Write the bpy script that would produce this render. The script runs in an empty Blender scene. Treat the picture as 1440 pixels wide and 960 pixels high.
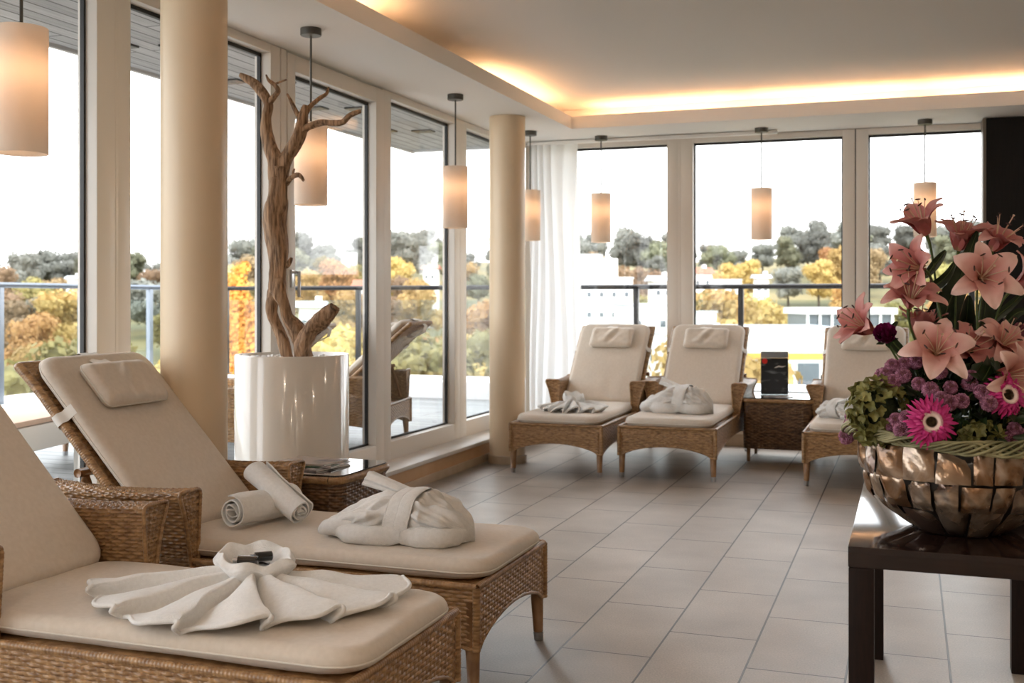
import bpy, bmesh, math, random
import numpy as np
from mathutils import Vector, Matrix, Euler, noise as mn
rnd = random.Random(7)
PI = math.pi
SC = bpy.context.scene
COL = SC.collection
# ------------------------------------------------------------------ camera maths (level camera with lens shift)
FPX, HY, CAMZ, YAW = 1565.0, 420.0, 1.22, math.radians(19.65)
FW = (-math.sin(YAW), math.cos(YAW)); RT = (math.cos(YAW), math.sin(YAW))
def at(px, py, d):
    """real place of something seen at px,py and standing d metres into the room"""
    u = (px - 720) / FPX
    return Vector((d * (FW[0] + u * RT[0]), d * (FW[1] + u * RT[1]), CAMZ - (py - HY) / FPX * d))
# ------------------------------------------------------------------ materials
MATS = {}
class NT:
    def __init__(s, name):
        s.m = bpy.data.materials.new(name); s.m.use_nodes = True
        s.n = s.m.node_tree.nodes; s.l = s.m.node_tree.links
        s.n.clear(); s.out = s.n.new('ShaderNodeOutputMaterial')
    def node(s, t, **kw):
        nd = s.n.new(t)
        for k, v in kw.items():
            if k in nd.inputs: nd.inputs[k].default_value = v
            else: setattr(nd, k, v)
        return nd
    def link(s, a, b): s.l.new(a, b)
def ramp(t, fac, stops):
    r = t.node('ShaderNodeValToRGB'); cr = r.color_ramp
    while len(cr.elements) < len(stops): cr.elements.new(.5)
    for e, (p, c) in zip(cr.elements, stops): e.position = p; e.color = (*c, 1)
    t.link(fac, r.inputs[0]); return r.outputs[0]
def mat(name, col, rough=.5, metal=0, col2=None, nscale=8, stretch=(1, 1, 1), bump=0, bscale=60, coat=0, trans=0,
        sheen=0, spec=.5, lo=.35, hi=.65, bstretch=None, detail=4, sub=0, rnd_obj=None):
    if name in MATS: return MATS[name]
    t = NT(name)
    b = t.node('ShaderNodeBsdfPrincipled'); b.inputs['Roughness'].default_value = rough
    b.inputs['Metallic'].default_value = metal; b.inputs['Base Color'].default_value = (*col, 1)
    b.inputs['Coat Weight'].default_value = coat; b.inputs['Sheen Weight'].default_value = sheen
    b.inputs['Specular IOR Level'].default_value = spec
    tc = t.node('ShaderNodeTexCoord')
    if col2 is not None:
        mp = t.node('ShaderNodeMapping'); mp.inputs['Scale'].default_value = stretch; t.link(tc.outputs['Object'], mp.inputs[0])
        nz = t.node('ShaderNodeTexNoise', Scale=nscale, Detail=detail); t.link(mp.outputs[0], nz.inputs['Vector'])
        c = ramp(t, nz.outputs[0], [(lo, col), (hi, col2)])
        if rnd_obj:
            oi = t.node('ShaderNodeObjectInfo'); hs = t.node('ShaderNodeHueSaturation')
            mr = t.node('ShaderNodeMapRange'); mr.inputs['To Min'].default_value = .5 - rnd_obj; mr.inputs['To Max'].default_value = .5 + rnd_obj
            t.link(oi.outputs['Random'], mr.inputs[0]); t.link(mr.outputs[0], hs.inputs['Hue'])
            m2 = t.node('ShaderNodeMapRange'); m2.inputs['To Min'].default_value = .65; m2.inputs['To Max'].default_value = 1.35
            t.link(oi.outputs['Random'], m2.inputs[0]); t.link(m2.outputs[0], hs.inputs['Value'])
            t.link(c, hs.inputs['Color']); c = hs.outputs[0]
        t.link(c, b.inputs['Base Color'])
    if bump:
        mp = t.node('ShaderNodeMapping'); mp.inputs['Scale'].default_value = bstretch or stretch; t.link(tc.outputs['Object'], mp.inputs[0])
        nz = t.node('ShaderNodeTexNoise', Scale=bscale, Detail=6); t.link(mp.outputs[0], nz.inputs['Vector'])
        bp = t.node('ShaderNodeBump', Strength=bump, Distance=.01); t.link(nz.outputs[0], bp.inputs['Height']); t.link(bp.outputs[0], b.inputs['Normal'])
    o = b.outputs[0]
    if trans:
        tr = t.node('ShaderNodeBsdfTranslucent'); tr.inputs['Color'].default_value = (*[min(1, c * 1.15) for c in (col2 or col)], 1)
        mx = t.node('ShaderNodeMixShader'); mx.inputs[0].default_value = trans
        t.link(o, mx.inputs[1]); t.link(tr.outputs[0], mx.inputs[2]); o = mx.outputs[0]
    t.link(o, t.out.inputs[0]); MATS[name] = t.m; return t.m
def emit(name, col, s):
    t = NT(name); e = t.node('ShaderNodeEmission', Strength=s); e.inputs[0].default_value = (*col, 1)
    t.link(e.outputs[0], t.out.inputs[0]); return t.m
def glass_mat(name, tint=(.96, .98, .98), k=1.0):
    t = NT(name); tr = t.node('ShaderNodeBsdfTransparent'); tr.inputs[0].default_value = (*tint, 1)
    gl = t.node('ShaderNodeBsdfGlossy', Roughness=.01); ge = t.node('ShaderNodeNewGeometry')
    dt = t.node('ShaderNodeVectorMath', operation='DOT_PRODUCT'); t.link(ge.outputs['Incoming'], dt.inputs[0]); t.link(ge.outputs['Normal'], dt.inputs[1])
    def mth(op, a, b=None):
        n = t.node('ShaderNodeMath', operation=op)
        for i, x in enumerate((a, b)):
            if x is None: continue
            if isinstance(x, (int, float)): n.inputs[i].default_value = x
            else: t.link(x, n.inputs[i])
        return n.outputs[0]
    f = mth('POWER', mth('SUBTRACT', 1, mth('ABSOLUTE', dt.outputs['Value'])), 5)
    f = mth('MULTIPLY', mth('ADD', mth('MULTIPLY', f, .95), .045), k)
    mx = t.node('ShaderNodeMixShader'); t.link(f, mx.inputs[0]); t.link(tr.outputs[0], mx.inputs[1]); t.link(gl.outputs[0], mx.inputs[2])
    t.link(mx.outputs[0], t.out.inputs[0]); return t.m
# ------------------------------------------------------------------ mesh building
class MB:
    def __init__(s): s.v = []; s.f = []; s.n = 0
    def add(s, V, Fs):
        s.v += [tuple(map(float, p)) for p in V]; k = s.n
        s.f += [tuple(i + k for i in f) for f in Fs]; s.n = len(s.v); return s
    def grid(s, A, closed_u=False, closed_v=False, flip=False):
        A = np.asarray(A); nu, nv = A.shape[:2]
        i = np.arange(nu if closed_u else nu - 1); j = np.arange(nv if closed_v else nv - 1)
        I, J = np.meshgrid(i, j, indexing='ij'); I = I.ravel(); J = J.ravel(); I2 = (I + 1) % nu; J2 = (J + 1) % nv
        q = np.stack([I * nv + J, I2 * nv + J, I2 * nv + J2, I * nv + J2], 1) + s.n
        if flip: q = q[:, ::-1]
        s.v += [tuple(p) for p in A.reshape(-1, 3).tolist()]; s.f += [tuple(x) for x in q.tolist()]; s.n = len(s.v); return s
    def box(s, a, b, bev=0.0):
        x0, y0, z0 = [min(p, q) for p, q in zip(a, b)]; x1, y1, z1 = [max(p, q) for p, q in zip(a, b)]
        e = min(bev, (x1 - x0) / 2.01, (y1 - y0) / 2.01, (z1 - z0) / 2.01)
        if e <= 0:
            V = [(x, y, z) for x in (x0, x1) for y in (y0, y1) for z in (z0, z1)]
            return s.add(V, [(0, 1, 3, 2), (4, 6, 7, 5), (0, 4, 5, 1), (2, 3, 7, 6), (0, 2, 6, 4), (1, 5, 7, 3)])
        bm = bmesh.new(); bmesh.ops.create_cube(bm, size=1)
        for v in bm.verts: v.co = Vector(((x0 + x1) / 2 + v.co.x * (x1 - x0), (y0 + y1) / 2 + v.co.y * (y1 - y0), (z0 + z1) / 2 + v.co.z * (z1 - z0)))
        bmesh.ops.bevel(bm, geom=bm.edges[:], offset=e, segments=2, affect='EDGES', profile=.6)
        return s.frombm(bm)
    def frombm(s, bm, M=None):
        bm.verts.ensure_lookup_table(); bm.verts.index_update()
        V = [(M @ v.co if M else v.co)[:] for v in bm.verts]; Fs = [[v.index for v in f.verts] for f in bm.faces]
        bm.free(); return s.add(V, Fs)
    def lathe(s, prof, c=(0, 0, 0), n=48):
        a = np.arange(n) * 2 * PI / n; p = np.array(prof)
        A = np.stack([c[0] + np.outer(np.cos(a), p[:, 0]), c[1] + np.outer(np.sin(a), p[:, 0]), c[2] + np.tile(p[:, 1], (n, 1))], -1)
        return s.grid(A, closed_u=True)
    def tube(s, pts, rad, n=10, cap=True, disp=None, up=None):
        P = [Vector(p) for p in pts]; m = len(P)
        R = rad if hasattr(rad, '__len__') else [rad] * m
        rings = []; prev = None
        for i in range(m):
            t = (P[min(i + 1, m - 1)] - P[max(i - 1, 0)])
            t = t.normalized() if t.length > 1e-9 else Vector((0, 0, 1))
            if prev is None:
                a = Vector(up) if up else (Vector((0, 0, 1)) if abs(t.z) < .9 else Vector((1, 0, 0)))
                x = (a - t * a.dot(t)).normalized()
            else: x = (prev - t * prev.dot(t)).normalized()
            prev = x; y = t.cross(x); ring = []
            for k in range(n):
                an = 2 * PI * k / n; r = R[i]
                if disp: r *= 1 + disp(i / max(1, m - 1), an, P[i])
                ring.append((P[i] + (x * math.cos(an) + y * math.sin(an)) * r)[:])
            rings.append(ring)
        k0 = s.n; s.grid(np.array(rings), closed_v=True)
        if cap: s.f.append(tuple(range(k0, k0 + n))[::-1]); s.f.append(tuple(range(k0 + (m - 1) * n, k0 + m * n)))
        return s
    def strip(s, spine, widths, normal_up, thick=.0006, cup=0.0, nw=5):
        """leaf or petal: curved blade with thickness, spine points, half widths, and per-point side vectors"""
        top = []; P = [Vector(p) for p in spine]; m = len(P)
        for i in range(m):
            t = (P[min(i + 1, m - 1)] - P[max(i - 1, 0)]).normalized(); up = Vector(normal_up[i] if isinstance(normal_up, list) else normal_up)
            sd = t.cross(up); sd = sd.normalized() if sd.length > 1e-6 else Vector((1, 0, 0)); nn = sd.cross(t).normalized()
            top.append([(P[i] + sd * (widths[i] * q) + nn * (cup * widths[i] * q * q))[:] for q in np.linspace(-1, 1, nw)] + [nn[:]])
        A = np.array([r[:nw] for r in top]); N = np.array([r[nw] for r in top])[:, None, :]
        s.grid(A); s.grid(A - N * thick, flip=True); return s
    def build(s, name, m=None, parent=None, loc=None, smooth=True, rot=None):
        me = bpy.data.meshes.new(name); off = Vector(loc) if (loc is not None) else Vector((0, 0, 0))
        V = s.v if off.length == 0 else [(a - off.x, b - off.y, c - off.z) for a, b, c in s.v]
        me.from_pydata(V, [], s.f); me.update()
        if smooth: me.polygons.foreach_set('use_smooth', [True] * len(me.polygons))
        if m: me.materials.append(m)
        o = bpy.data.objects.new(name, me); COL.objects.link(o); o.location = off
        if parent: o.parent = parent
        if smooth == 'auto':
            me.set_sharp_from_angle(angle=math.radians(38))
        return o
def tag(o, label=None, cat=None, group=None, kind=None):
    if label: o['label'] = label
    if cat: o['category'] = cat
    if group: o['group'] = group
    if kind: o['kind'] = kind
    return o
def empty(name, loc, rz=0, label=None, cat=None, group=None):
    o = bpy.data.objects.new(name, None); COL.objects.link(o); o.location = loc; o.rotation_euler = (0, 0, rz); o.empty_display_size = .1
    return tag(o, label, cat, group)
def kids(o): return [c for c in bpy.data.objects if c.parent == o]
def copy_tree(o, parent=None):
    c = o.copy(); COL.objects.link(c)
    if parent: c.parent = parent
    for ch in kids(o): copy_tree(ch, c)
    return c
def struct(o): o['kind'] = 'structure'; return o
def sstep(a, b, x):
    t = np.clip((x - a) / (b - a), 0, 1); return t * t * (3 - 2 * t)
# ------------------------------------------------------------------ materials list
M = dict(
    frame=mat('painted_frame', (.76, .71, .645), .42, coat=.1),
    paint=mat('ceiling_paint', (.78, .755, .72), .75),
    soffit=mat('soffit_paint', (.87, .85, .82), .7),
    wall=mat('room_wall_paint', (.52, .47, .41), .7),
    column=mat('column_paint', (.74, .585, .40), .38, col2=(.77, .615, .43), nscale=3),
    plinth=mat('tile_plinth', (.50, .40, .29), .5, col2=(.56, .46, .35), nscale=9),
    gasket=mat('rubber_gasket', (.02, .02, .02), .5),
    ledge=mat('stone_ledge', (.66, .62, .57), .4, col2=(.60, .55, .50), nscale=7),
    riser=mat('ledge_riser', (.52, .32, .17), .55, col2=(.58, .37, .21), nscale=5),
    steel=mat('brushed_steel', (.55, .55, .56), .3, 1),
    railm=mat('galvanised_rail', (.20, .225, .26), .35, .85),
    blackm=mat('black_metal', (.02, .02, .022), .35, .2),
    dgrey=mat('canopy_grey', (.10, .095, .085), .4, .4),
    espresso=mat('espresso_lacquer', (.012, .006, .005), .11, coat=.15, spec=.5, col2=(.020, .009, .007), nscale=20, stretch=(1, 12, 1)),
    espleg=mat('espresso_legs', (.010, .005, .004), .45, spec=.22, col2=(.017, .008, .006), nscale=20, stretch=(8, 8, 1)),
    dark=mat('dark_door', (.008, .0065, .006), .45, spec=.2, col2=(.012, .009, .008), nscale=14, stretch=(8, 8, .5)),
    fabric=mat('cream_cushion', (.64, .565, .48), .85, col2=(.68, .605, .52), nscale=60, bump=.12, bscale=500, sheen=.15),
    piping=mat('cushion_piping', (.70, .65, .58), .8),
    elastic=mat('white_elastic', (.78, .75, .70), .75),
    towel=mat('white_terry', (.92, .91, .89), .95, col2=(.86, .85, .83), nscale=90, bump=.55, bscale=420, sheen=.3),
    robe=mat('terry_robe', (.88, .86, .83), .95, col2=(.82, .80, .77), nscale=70, bump=.6, bscale=380, sheen=.3),
    wicker=mat('woven_rattan', (.215, .112, .047), .36, col2=(.46, .275, .125), nscale=17, stretch=(1.6, 1.6, 5), lo=.34, hi=.68, coat=.15, detail=3),
    rattan=mat('rattan_pole', (.22, .11, .045), .4, col2=(.32, .17, .075), nscale=20, coat=.2),
    planter=mat('white_lacquer', (.80, .77, .73), .13, coat=.5),
    pebble=mat('white_pebbles', (.85, .84, .82), .6, col2=(.7, .69, .67), nscale=40),
    wood=mat('driftwood', (.13, .07, .035), .75, col2=(.46, .28, .16), nscale=16, stretch=(5, 5, .55), lo=.33, hi=.62, bump=.9, bscale=26, bstretch=(5, 5, .45)),
    curtain=mat('sheer_curtain', (.93, .93, .93), .9, trans=.6),
    deck=mat('grey_deck', (.40, .41, .41), .6),
    parapet=mat('white_parapet', (.72, .72, .72), .7),
    pane=glass_mat('window_pane', (.985, .99, .99), .75), railglass=glass_mat('railing_glass', (.90, .94, .94), .5),
    tabletop=mat('black_glass', (.015, .015, .016), .04, coat=1),
    plasterwhite=mat('white_render', (.82, .82, .80), .8), roof=mat('red_roof', (.35, .13, .08), .8), winglass=mat('distant_glass', (.10, .12, .14), .2),
    greyroof=mat('grey_roof', (.45, .47, .50), .7), orange=mat('orange_fascia', (.75, .38, .08), .6),
    ink=mat('black_cover', (.012, .015, .02), .25, col2=(.30, .33, .35), nscale=5, stretch=(1, 1, 4), lo=.55, hi=.75), red=mat('red_print', (.75, .02, .015), .4),
    paper=mat('paper', (.75, .72, .68), .6), bottle=mat('black_bottle', (.01, .01, .01), .12, coat=.6),
)
# floor tiles: long joints run into the room
def floor_mat():
    t = NT('stone_floor_tiles'); tc = t.node('ShaderNodeTexCoord'); sp = t.node('ShaderNodeSeparateXYZ'); t.link(tc.outputs['Object'], sp.inputs[0])
    ax = t.node('ShaderNodeMath', operation='ADD'); ax.inputs[1].default_value = 1.147 + .318 * 20
    ay = t.node('ShaderNodeMath', operation='ADD'); ay.inputs[1].default_value = -4.04 + .627 * 20
    t.link(sp.outputs[0], ax.inputs[0]); t.link(sp.outputs[1], ay.inputs[0])
    cb = t.node('ShaderNodeCombineXYZ'); t.link(ay.outputs[0], cb.inputs[0]); t.link(ax.outputs[0], cb.inputs[1])
    br = t.node('ShaderNodeTexBrick'); br.offset = .5; br.offset_frequency = 2; br.squash = 1
    for k, v in (('Scale', 1), ('Mortar Size', .0040), ('Mortar Smooth', .2), ('Bias', 0), ('Brick Width', .627), ('Row Height', .318)): br.inputs[k].default_value = v
    br.inputs['Color1'].default_value = (.41, .355, .30, 1); br.inputs['Color2'].default_value = (.475, .415, .355, 1); br.inputs['Mortar'].default_value = (.045, .032, .022, 1)
    t.link(cb.outputs[0], br.inputs['Vector'])
    n1 = t.node('ShaderNodeTexNoise', Scale=2.2, Detail=6); n2 = t.node('ShaderNodeTexNoise', Scale=160, Detail=3)
    t.link(tc.outputs['Object'], n1.inputs[0]); t.link(tc.outputs['Object'], n2.inputs[0])
    c1 = ramp(t, n1.outputs[0], [(.3, (.74, .71, .68)), (.7, (1.12, 1.12, 1.12))]); c2 = ramp(t, n2.outputs[0], [(.3, (.78, .78, .77)), (.7, (1.12, 1.12, 1.12))])
    m1 = t.node('ShaderNodeMix', data_type='RGBA', blend_type='MULTIPLY'); m1.inputs[0].default_value = 1
    m2 = t.node('ShaderNodeMix', data_type='RGBA', blend_type='MULTIPLY'); m2.inputs[0].default_value = 1
    t.link(br.outputs['Color'], m1.inputs[6]); t.link(c1, m1.inputs[7]); t.link(m1.outputs[2], m2.inputs[6]); t.link(c2, m2.inputs[7])
    b = t.node('ShaderNodeBsdfPrincipled', Roughness=.42); t.link(m2.outputs[2], b.inputs['Base Color'])
    bp = t.node('ShaderNodeBump', Strength=.5, Distance=.002); bp.invert = True; t.link(br.outputs['Fac'], bp.inputs['Height']); 
    b2 = t.node('ShaderNodeBump', Strength=.12, Distance=.002); t.link(n2.outputs[0], b2.inputs['Height']); t.link(bp.outputs[0], b2.inputs['Normal'])
    t.link(b2.outputs[0], b.inputs['Normal']); t.link(b.outputs[0], t.out.inputs[0]); return t.m
def plank_mat(name, c1, c2, gap, w, L, axis=0, rough=.55):
    t = NT(name); tc = t.node('ShaderNodeTexCoord'); mp = t.node('ShaderNodeMapping'); t.link(tc.outputs['Object'], mp.inputs[0])
    mp.inputs['Location'].default_value = (40, 40, 0)
    if axis: mp.inputs['Rotation'].default_value = (0, 0, PI / 2)
    br = t.node('ShaderNodeTexBrick'); br.offset = .37
    for k, v in (('Scale', 1), ('Mortar Size', gap), ('Mortar Smooth', .1), ('Brick Width', L), ('Row Height', w)): br.inputs[k].default_value = v
    br.inputs['Color1'].default_value = (*c1, 1); br.inputs['Color2'].default_value = (*c2, 1); br.inputs['Mortar'].default_value = (.03, .03, .03, 1)
    t.link(mp.outputs[0], br.inputs['Vector'])
    nz = t.node('ShaderNodeTexNoise', Scale=3, Detail=6); m3 = t.node('ShaderNodeMapping'); m3.inputs['Scale'].default_value = (1, 14, 1) if not axis else (14, 1, 1)
    t.link(tc.outputs['Object'], m3.inputs[0]); t.link(m3.outputs[0], nz.inputs[0]); c = ramp(t, nz.outputs[0], [(.3, (.75, .75, .75)), (.7, (1.15, 1.15, 1.15))])
    mx = t.node('ShaderNodeMix', data_type='RGBA', blend_type='MULTIPLY'); mx.inputs[0].default_value = 1; t.link(br.outputs[0], mx.inputs[6]); t.link(c, mx.inputs[7])
    b = t.node('ShaderNodeBsdfPrincipled', Roughness=rough); t.link(mx.outputs[2], b.inputs['Base Color']); t.link(b.outputs[0], t.out.inputs[0]); return t.m
M['floor'] = floor_mat()
M['planks'] = plank_mat('roof_soffit_planks', (.30, .30, .31), (.44, .44, .45), .006, .11, 1.3, 1)
M['deckp'] = plank_mat('deck_boards', (.20, .205, .205), (.29, .295, .29), .006, .145, 2.4, 0)
# ------------------------------------------------------------------ room shell
CZ, RZ = 2.58, 2.80
struct(MB().box((-3.0, -2.6, -.12), (4.2, 9.5, 0)).build('floor', M['floor']))
c = MB()
ex, ey = -2.55, 8.55                         # edge of the lowered soffit ring
c.box((-3.35, -2.6, CZ), (ex, 9.5, CZ + .02)); c.box((ex, ey, CZ), (4.2, 9.5, CZ + .02)); c.box((ex - .02, -2.6, CZ + .02), (ex, ey + .02, CZ + .10)); c.box((ex, ey, CZ + .02), (4.2, ey + .02, CZ + .10))
struct(c.build('ceiling', M['soffit'], smooth=False))
c = MB(); c.box((-3.35, -2.6, RZ), (4.2, 9.5, RZ + .1)); c.box((-3.35, -2.6, CZ + .02), (-2.97, 9.5, RZ)); c.box((-2.97, 8.97, CZ + .02), (4.2, 9.5, RZ))
struct(c.build('ceiling_recess', M['paint'], smooth=False))
struct(MB().box((4.2, -2.6, -.1), (4.35, 9.5, 2.9)).build('wall_right', M['wall'], smooth=False))
struct(MB().box((-3.35, -2.75, -.1), (4.35, -2.6, 2.9)).build('wall_back', M['wall'], smooth=False))
# stone ledge along the left windows
LZ = .165
struct(MB().box((-3.30, -2.6, -.1), (-3.0, 9.5, LZ - .028)).build('wall_left', M['riser'], smooth=False))
struct(MB().box((-3.30, -2.6, LZ - .028), (-2.985, 9.5, LZ), .006).build('trim_1', M['ledge'], smooth='auto'))
struct(MB().box((-3.0, -2.6, 0), (-2.988, 9.3, .055)).build('baseboard_left', M['plinth'], smooth=False))
# windows ------------------------------------------------------------------
def window(name, ya, yb, ga, gb, z0, z1, gz0, gz1, axis, face, handle=None):
    """a casement in the left (axis X) or back (axis Y) wall; face = room-side plane"""
    sgn = -1 if axis == 'X' else 1
    def bx(m, a, b, f0, f1, zz0, zz1, bev=.004):
        if axis == 'X': m.box((face + sgn * f0, a, zz0), (face + sgn * f1, b, zz1), bev)
        else: m.box((a, face + sgn * f0, zz0), (b, face + sgn * f1, zz1), bev)
    root = bpy.data.objects.new(name, None); COL.objects.link(root)
    root.location = (face, (ya + yb) / 2, z0) if axis == 'X' else ((ya + yb) / 2, face, z0)
    struct(root); L = root.location
    m = MB(); e = .002
    bx(m, ya + e, ga, 0, .10, z0, z1); bx(m, gb, yb - e, 0, .10, z0, z1); bx(m, ga - .001, gb + .001, 0, .10, z0, gz0); bx(m, ga - .001, gb + .001, 0, .10, gz1, z1)
    f = m.build('window_frame', M['frame'], root, loc=L, smooth='auto'); f.location = (0, 0, 0)
    g = MB(); w = .012
    bx(g, ga, ga + w, .058, .078, gz0, gz1, 0); bx(g, gb - w, gb, .058, .078, gz0, gz1, 0); bx(g, ga, gb, .058, .078, gz0, gz0 + w, 0); bx(g, ga, gb, .058, .078, gz1 - w * 1.6, gz1, 0)
    o = g.build('gasket', M['gasket'], root, loc=L, smooth=False); o.location = (0, 0, 0)
    p = MB(); bx(p, ga + .004, gb - .004, .066, .072, gz0 + .004, gz1 - .004, 0)
    o = p.build('window_pane', M['pane'], root, loc=L, smooth=False); o.location = (0, 0, 0)
    if handle:
        h = MB(); y, z = handle
        h.box((face, y - .014, z - .05), (face + .008, y + .014, z + .05), .003); h.tube([(face + .004, y, z + .035), (face + .045, y, z + .035)], .008)
        h.tube([(face + .045, y, z + .04), (face + .047, y, z - .02), (face + .045, y, z - .10)], .0085)
        o = h.build('door_handle', M['steel'], root, loc=L); o.location = (0, 0, 0)
    return root
XW, YW = -3.2, 9.30
tops = CZ - .003
window('window_1', -2.5, -.25, -2.4, -.35, LZ, tops, .285, 2.53, 'X', XW)
window('window_2', -.245, 1.85, -.15, 1.75, LZ, tops, .285, 2.53, 'X', XW)
window('window_3', 1.855, 3.92, 1.93, 3.80, LZ, tops, .285, 2.53, 'X', XW)
window('window_4', 3.925, 5.243, 4.015, 5.145, LZ, tops, .285, 2.53, 'X', XW)
window('door_1', 5.305, 6.487, 5.385, 6.375, LZ + .012, tops - .012, .285, 2.472, 'X', XW + .008, handle=(5.345, 1.33))
window('window_5', 6.492, 7.80, 6.605, 7.69, LZ, tops, .285, 2.53, 'X', XW)
window('window_6', 7.805, YW, 7.925, 9.12, LZ, tops, .285, 2.53, 'X', XW)
struct(MB().box((XW - .09, 5.247, LZ), (XW + .002, 5.30, tops), .002).build('trim_2', M['frame'], smooth='auto'))
for k_, yg in enumerate((-.2475, 1.8525, 3.9225, 6.4895, 7.8025)): struct(MB().box((XW - .09, yg - .009, LZ), (XW + .0012, yg + .009, tops), .001).build('trim_%d' % (k_ + 3), M['frame'], smooth='auto'))
struct(MB().box((-1.8315, YW - .0012, .10), (-1.8135, YW + .09, tops), .001).build('trim_8', M['frame'], smooth='auto'))
struct(MB().box((-.4105, YW + .008, .10), (-.4015, YW + .09, tops)).build('trim_9', M['gasket'], smooth=False))
window('window_7', XW + .002, -1.825, -3.05, -1.93, .10, tops, .17, 2.53, 'Y', YW)
window('window_8', -1.82, -.408, -1.71, -.505, .10, tops, .17, 2.53, 'Y', YW)
window('window_9', -.404, .66, -.308, .60, .10, tops, .17, 2.53, 'Y', YW)
struct(MB().box((XW, YW - .005, 0), (.66, YW + .12, .10)).build('baseboard_back', M['plinth'], smooth=False))
# dark door and wall on the right of the back windows
struct(MB().box((.66, YW, 0), (4.2, YW + .15, CZ)).build('wall_far', M['dark'], smooth=False))
dr = bpy.data.objects.new('door_2', None); COL.objects.link(dr); dr.location = (.52, 9.06, 0); struct(dr)
m = MB(); m.box((0, 0, 0), (.022, .05, CZ - .003), .002); m.box((0, .05, 0), (.04, .235, CZ - .003)); 
m.build('door_frame', mat('door_frame_grey', (.16, .13, .10), .5), dr, smooth=False)
m = MB(); m.box((.024, .004, .004), (1.6, .05, CZ - .004), .002); m.build('door_leaf', M['dark'], dr, smooth=False)
m = MB(); hx, hz = .085, 1.085
m.lathe([(0, 0), (.026, 0), (.026, .01), (0, .01)], (0, 0, 0), 24); V = [(hx + x, .004 - z, hz + y) for x, y, z in m.v]; m.v = V
m.tube([(hx, 0, hz), (hx, -.055, hz)], .009); m.tube([(hx - .005, -.055, hz), (hx + .13, -.058, hz)], .0095); m.build('door_handle', M['steel'], dr)
# columns
for (x, y, lab) in ((-2.78, 3.885, 'round cream column nearest the camera, behind the reclining lounger head'), (-2.835, 7.835, 'round cream column further back, beside the far left lounger')):
    r = .134
    root = empty('column', (x, y, 0), 0, lab, 'column', 'round cream columns')
    MB().lathe([(0, 0), (r, 0), (r, CZ - .002), (0, CZ - .002)], n=72).build('shaft', M['column'], root, smooth='auto')
    MB().lathe([(r + .001, 0), (r + .011, 0), (r + .011, .058), (r + .001, .062)], n=72).build('plinth_ring', M['plinth'], root, smooth='auto')
# cove light tubes hidden behind the soffit lip
warm = emit('warm_tube', (1.0, .56, .29), 18)
def cove(a, b, lab):
    a = Vector(a); b = Vector(b); root = empty('cove_light', a, 0, lab, 'cove light', 'cove light tubes')
    MB().tube([a, b], .012, 8).build('light_tube', warm, root, loc=a).location = (0, 0, 0)
    d = (b - a).normalized() * .012
    h = MB()
    for p, q in ((a - d, a), (b, b + d)): h.box(p - Vector((.02, .02, .04)), q + Vector((.02, .02, .016)))
    h.build('tube_socket', M['elastic'], root, loc=a, smooth=False).location = (0, 0, 0)
tz = CZ + .06
yy = -2.2
while yy < 5.5: 
    y2 = min(yy + 1.45, 6.05); cove((-2.82, yy, tz), (-2.82, y2, tz), 'warm cove light tube above the left soffit, in the row nearer the camera'); yy += 1.55
cove((-2.82, 7.05, tz), (-2.82, 8.50, tz), 'warm cove light tube above the left soffit, near the far corner')
xx = -2.45
while xx < 3.9: cove((xx, 8.82, tz), (xx + 1.22, 8.82, tz), 'warm cove light tube above the soffit over the back windows'); xx += 1.28
# pendants -----------------------------------------------------------------
shade_m = mat('pendant_shade', (.84, .77, .69), .8, trans=.38, col2=(.86, .79, .71), nscale=4)
bulb_m = emit('bulb_glow', (1.0, .66, .42), 8)
def pendant(x, y, lab):
    r = empty('pendant_lamp', (x, y, CZ), 0, lab, 'lamp', 'cylinder pendant lamps')
    MB().lathe([(0, 0), (.053, 0), (.053, -.032), (.05, -.036), (.012, -.037), (0, -.037)], n=40).build('ceiling_canopy', M['dgrey'], r, smooth='auto')
    top = 2.10 - CZ; bot = 1.692 - CZ
    MB().tube([(0, 0, -.036), (0, 0, top - .02)], .0056, 8).build('cord', M['dgrey'], r)
    a = .083
    MB().lathe([(a - .003, bot), (a, bot), (a, top), (a - .003, top), (a - .003, bot)], n=64).build('lamp_shade', shade_m, r, smooth='auto')
    m = MB()
    for k in range(3):
        an = k * 2 * PI / 3 + .4; m.tube([(0, 0, top - .012), (a * .985 * math.cos(an), a * .985 * math.sin(an), top - .012)], .002, 6)
    m.lathe([(0, top - .10), (.02, top - .10), (.02, top - .01), (0, top)], n=20); m.build('lamp_holder', M['steel'], r)
    MB().lathe([(.012, 0), (.028, -.03), (.036, -.06), (.032, -.085), (.016, -.105), (0, -.108)], (0, 0, top - .09), 20).build('bulb', bulb_m, r)
for x, y, lab in ((-2.84, 1.35, 'cylinder pendant lamp nearest of all, hanging over the front lounger'), (-2.72, 2.872, 'large cylinder pendant lamp at the upper left, in front of the first window'), (-2.84, 4.94, 'cylinder pendant lamp hanging just behind the driftwood branches'), (-2.85, 6.86, 'cylinder pendant lamp between the driftwood and the far column'),
                  (-2.90, 8.56, 'cylinder pendant lamp half hidden by the far column, by the curtain'), (-2.43, 9.02, 'cylinder pendant lamp beside the curtain, above the far left lounger'),
                  (-1.11, 9.02, 'cylinder pendant lamp in the middle of the back windows'), (.112, 9.02, 'cylinder pendant lamp behind the lilies, by the dark door')):
    if y > 1.5: pendant(x, y, lab)
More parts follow.
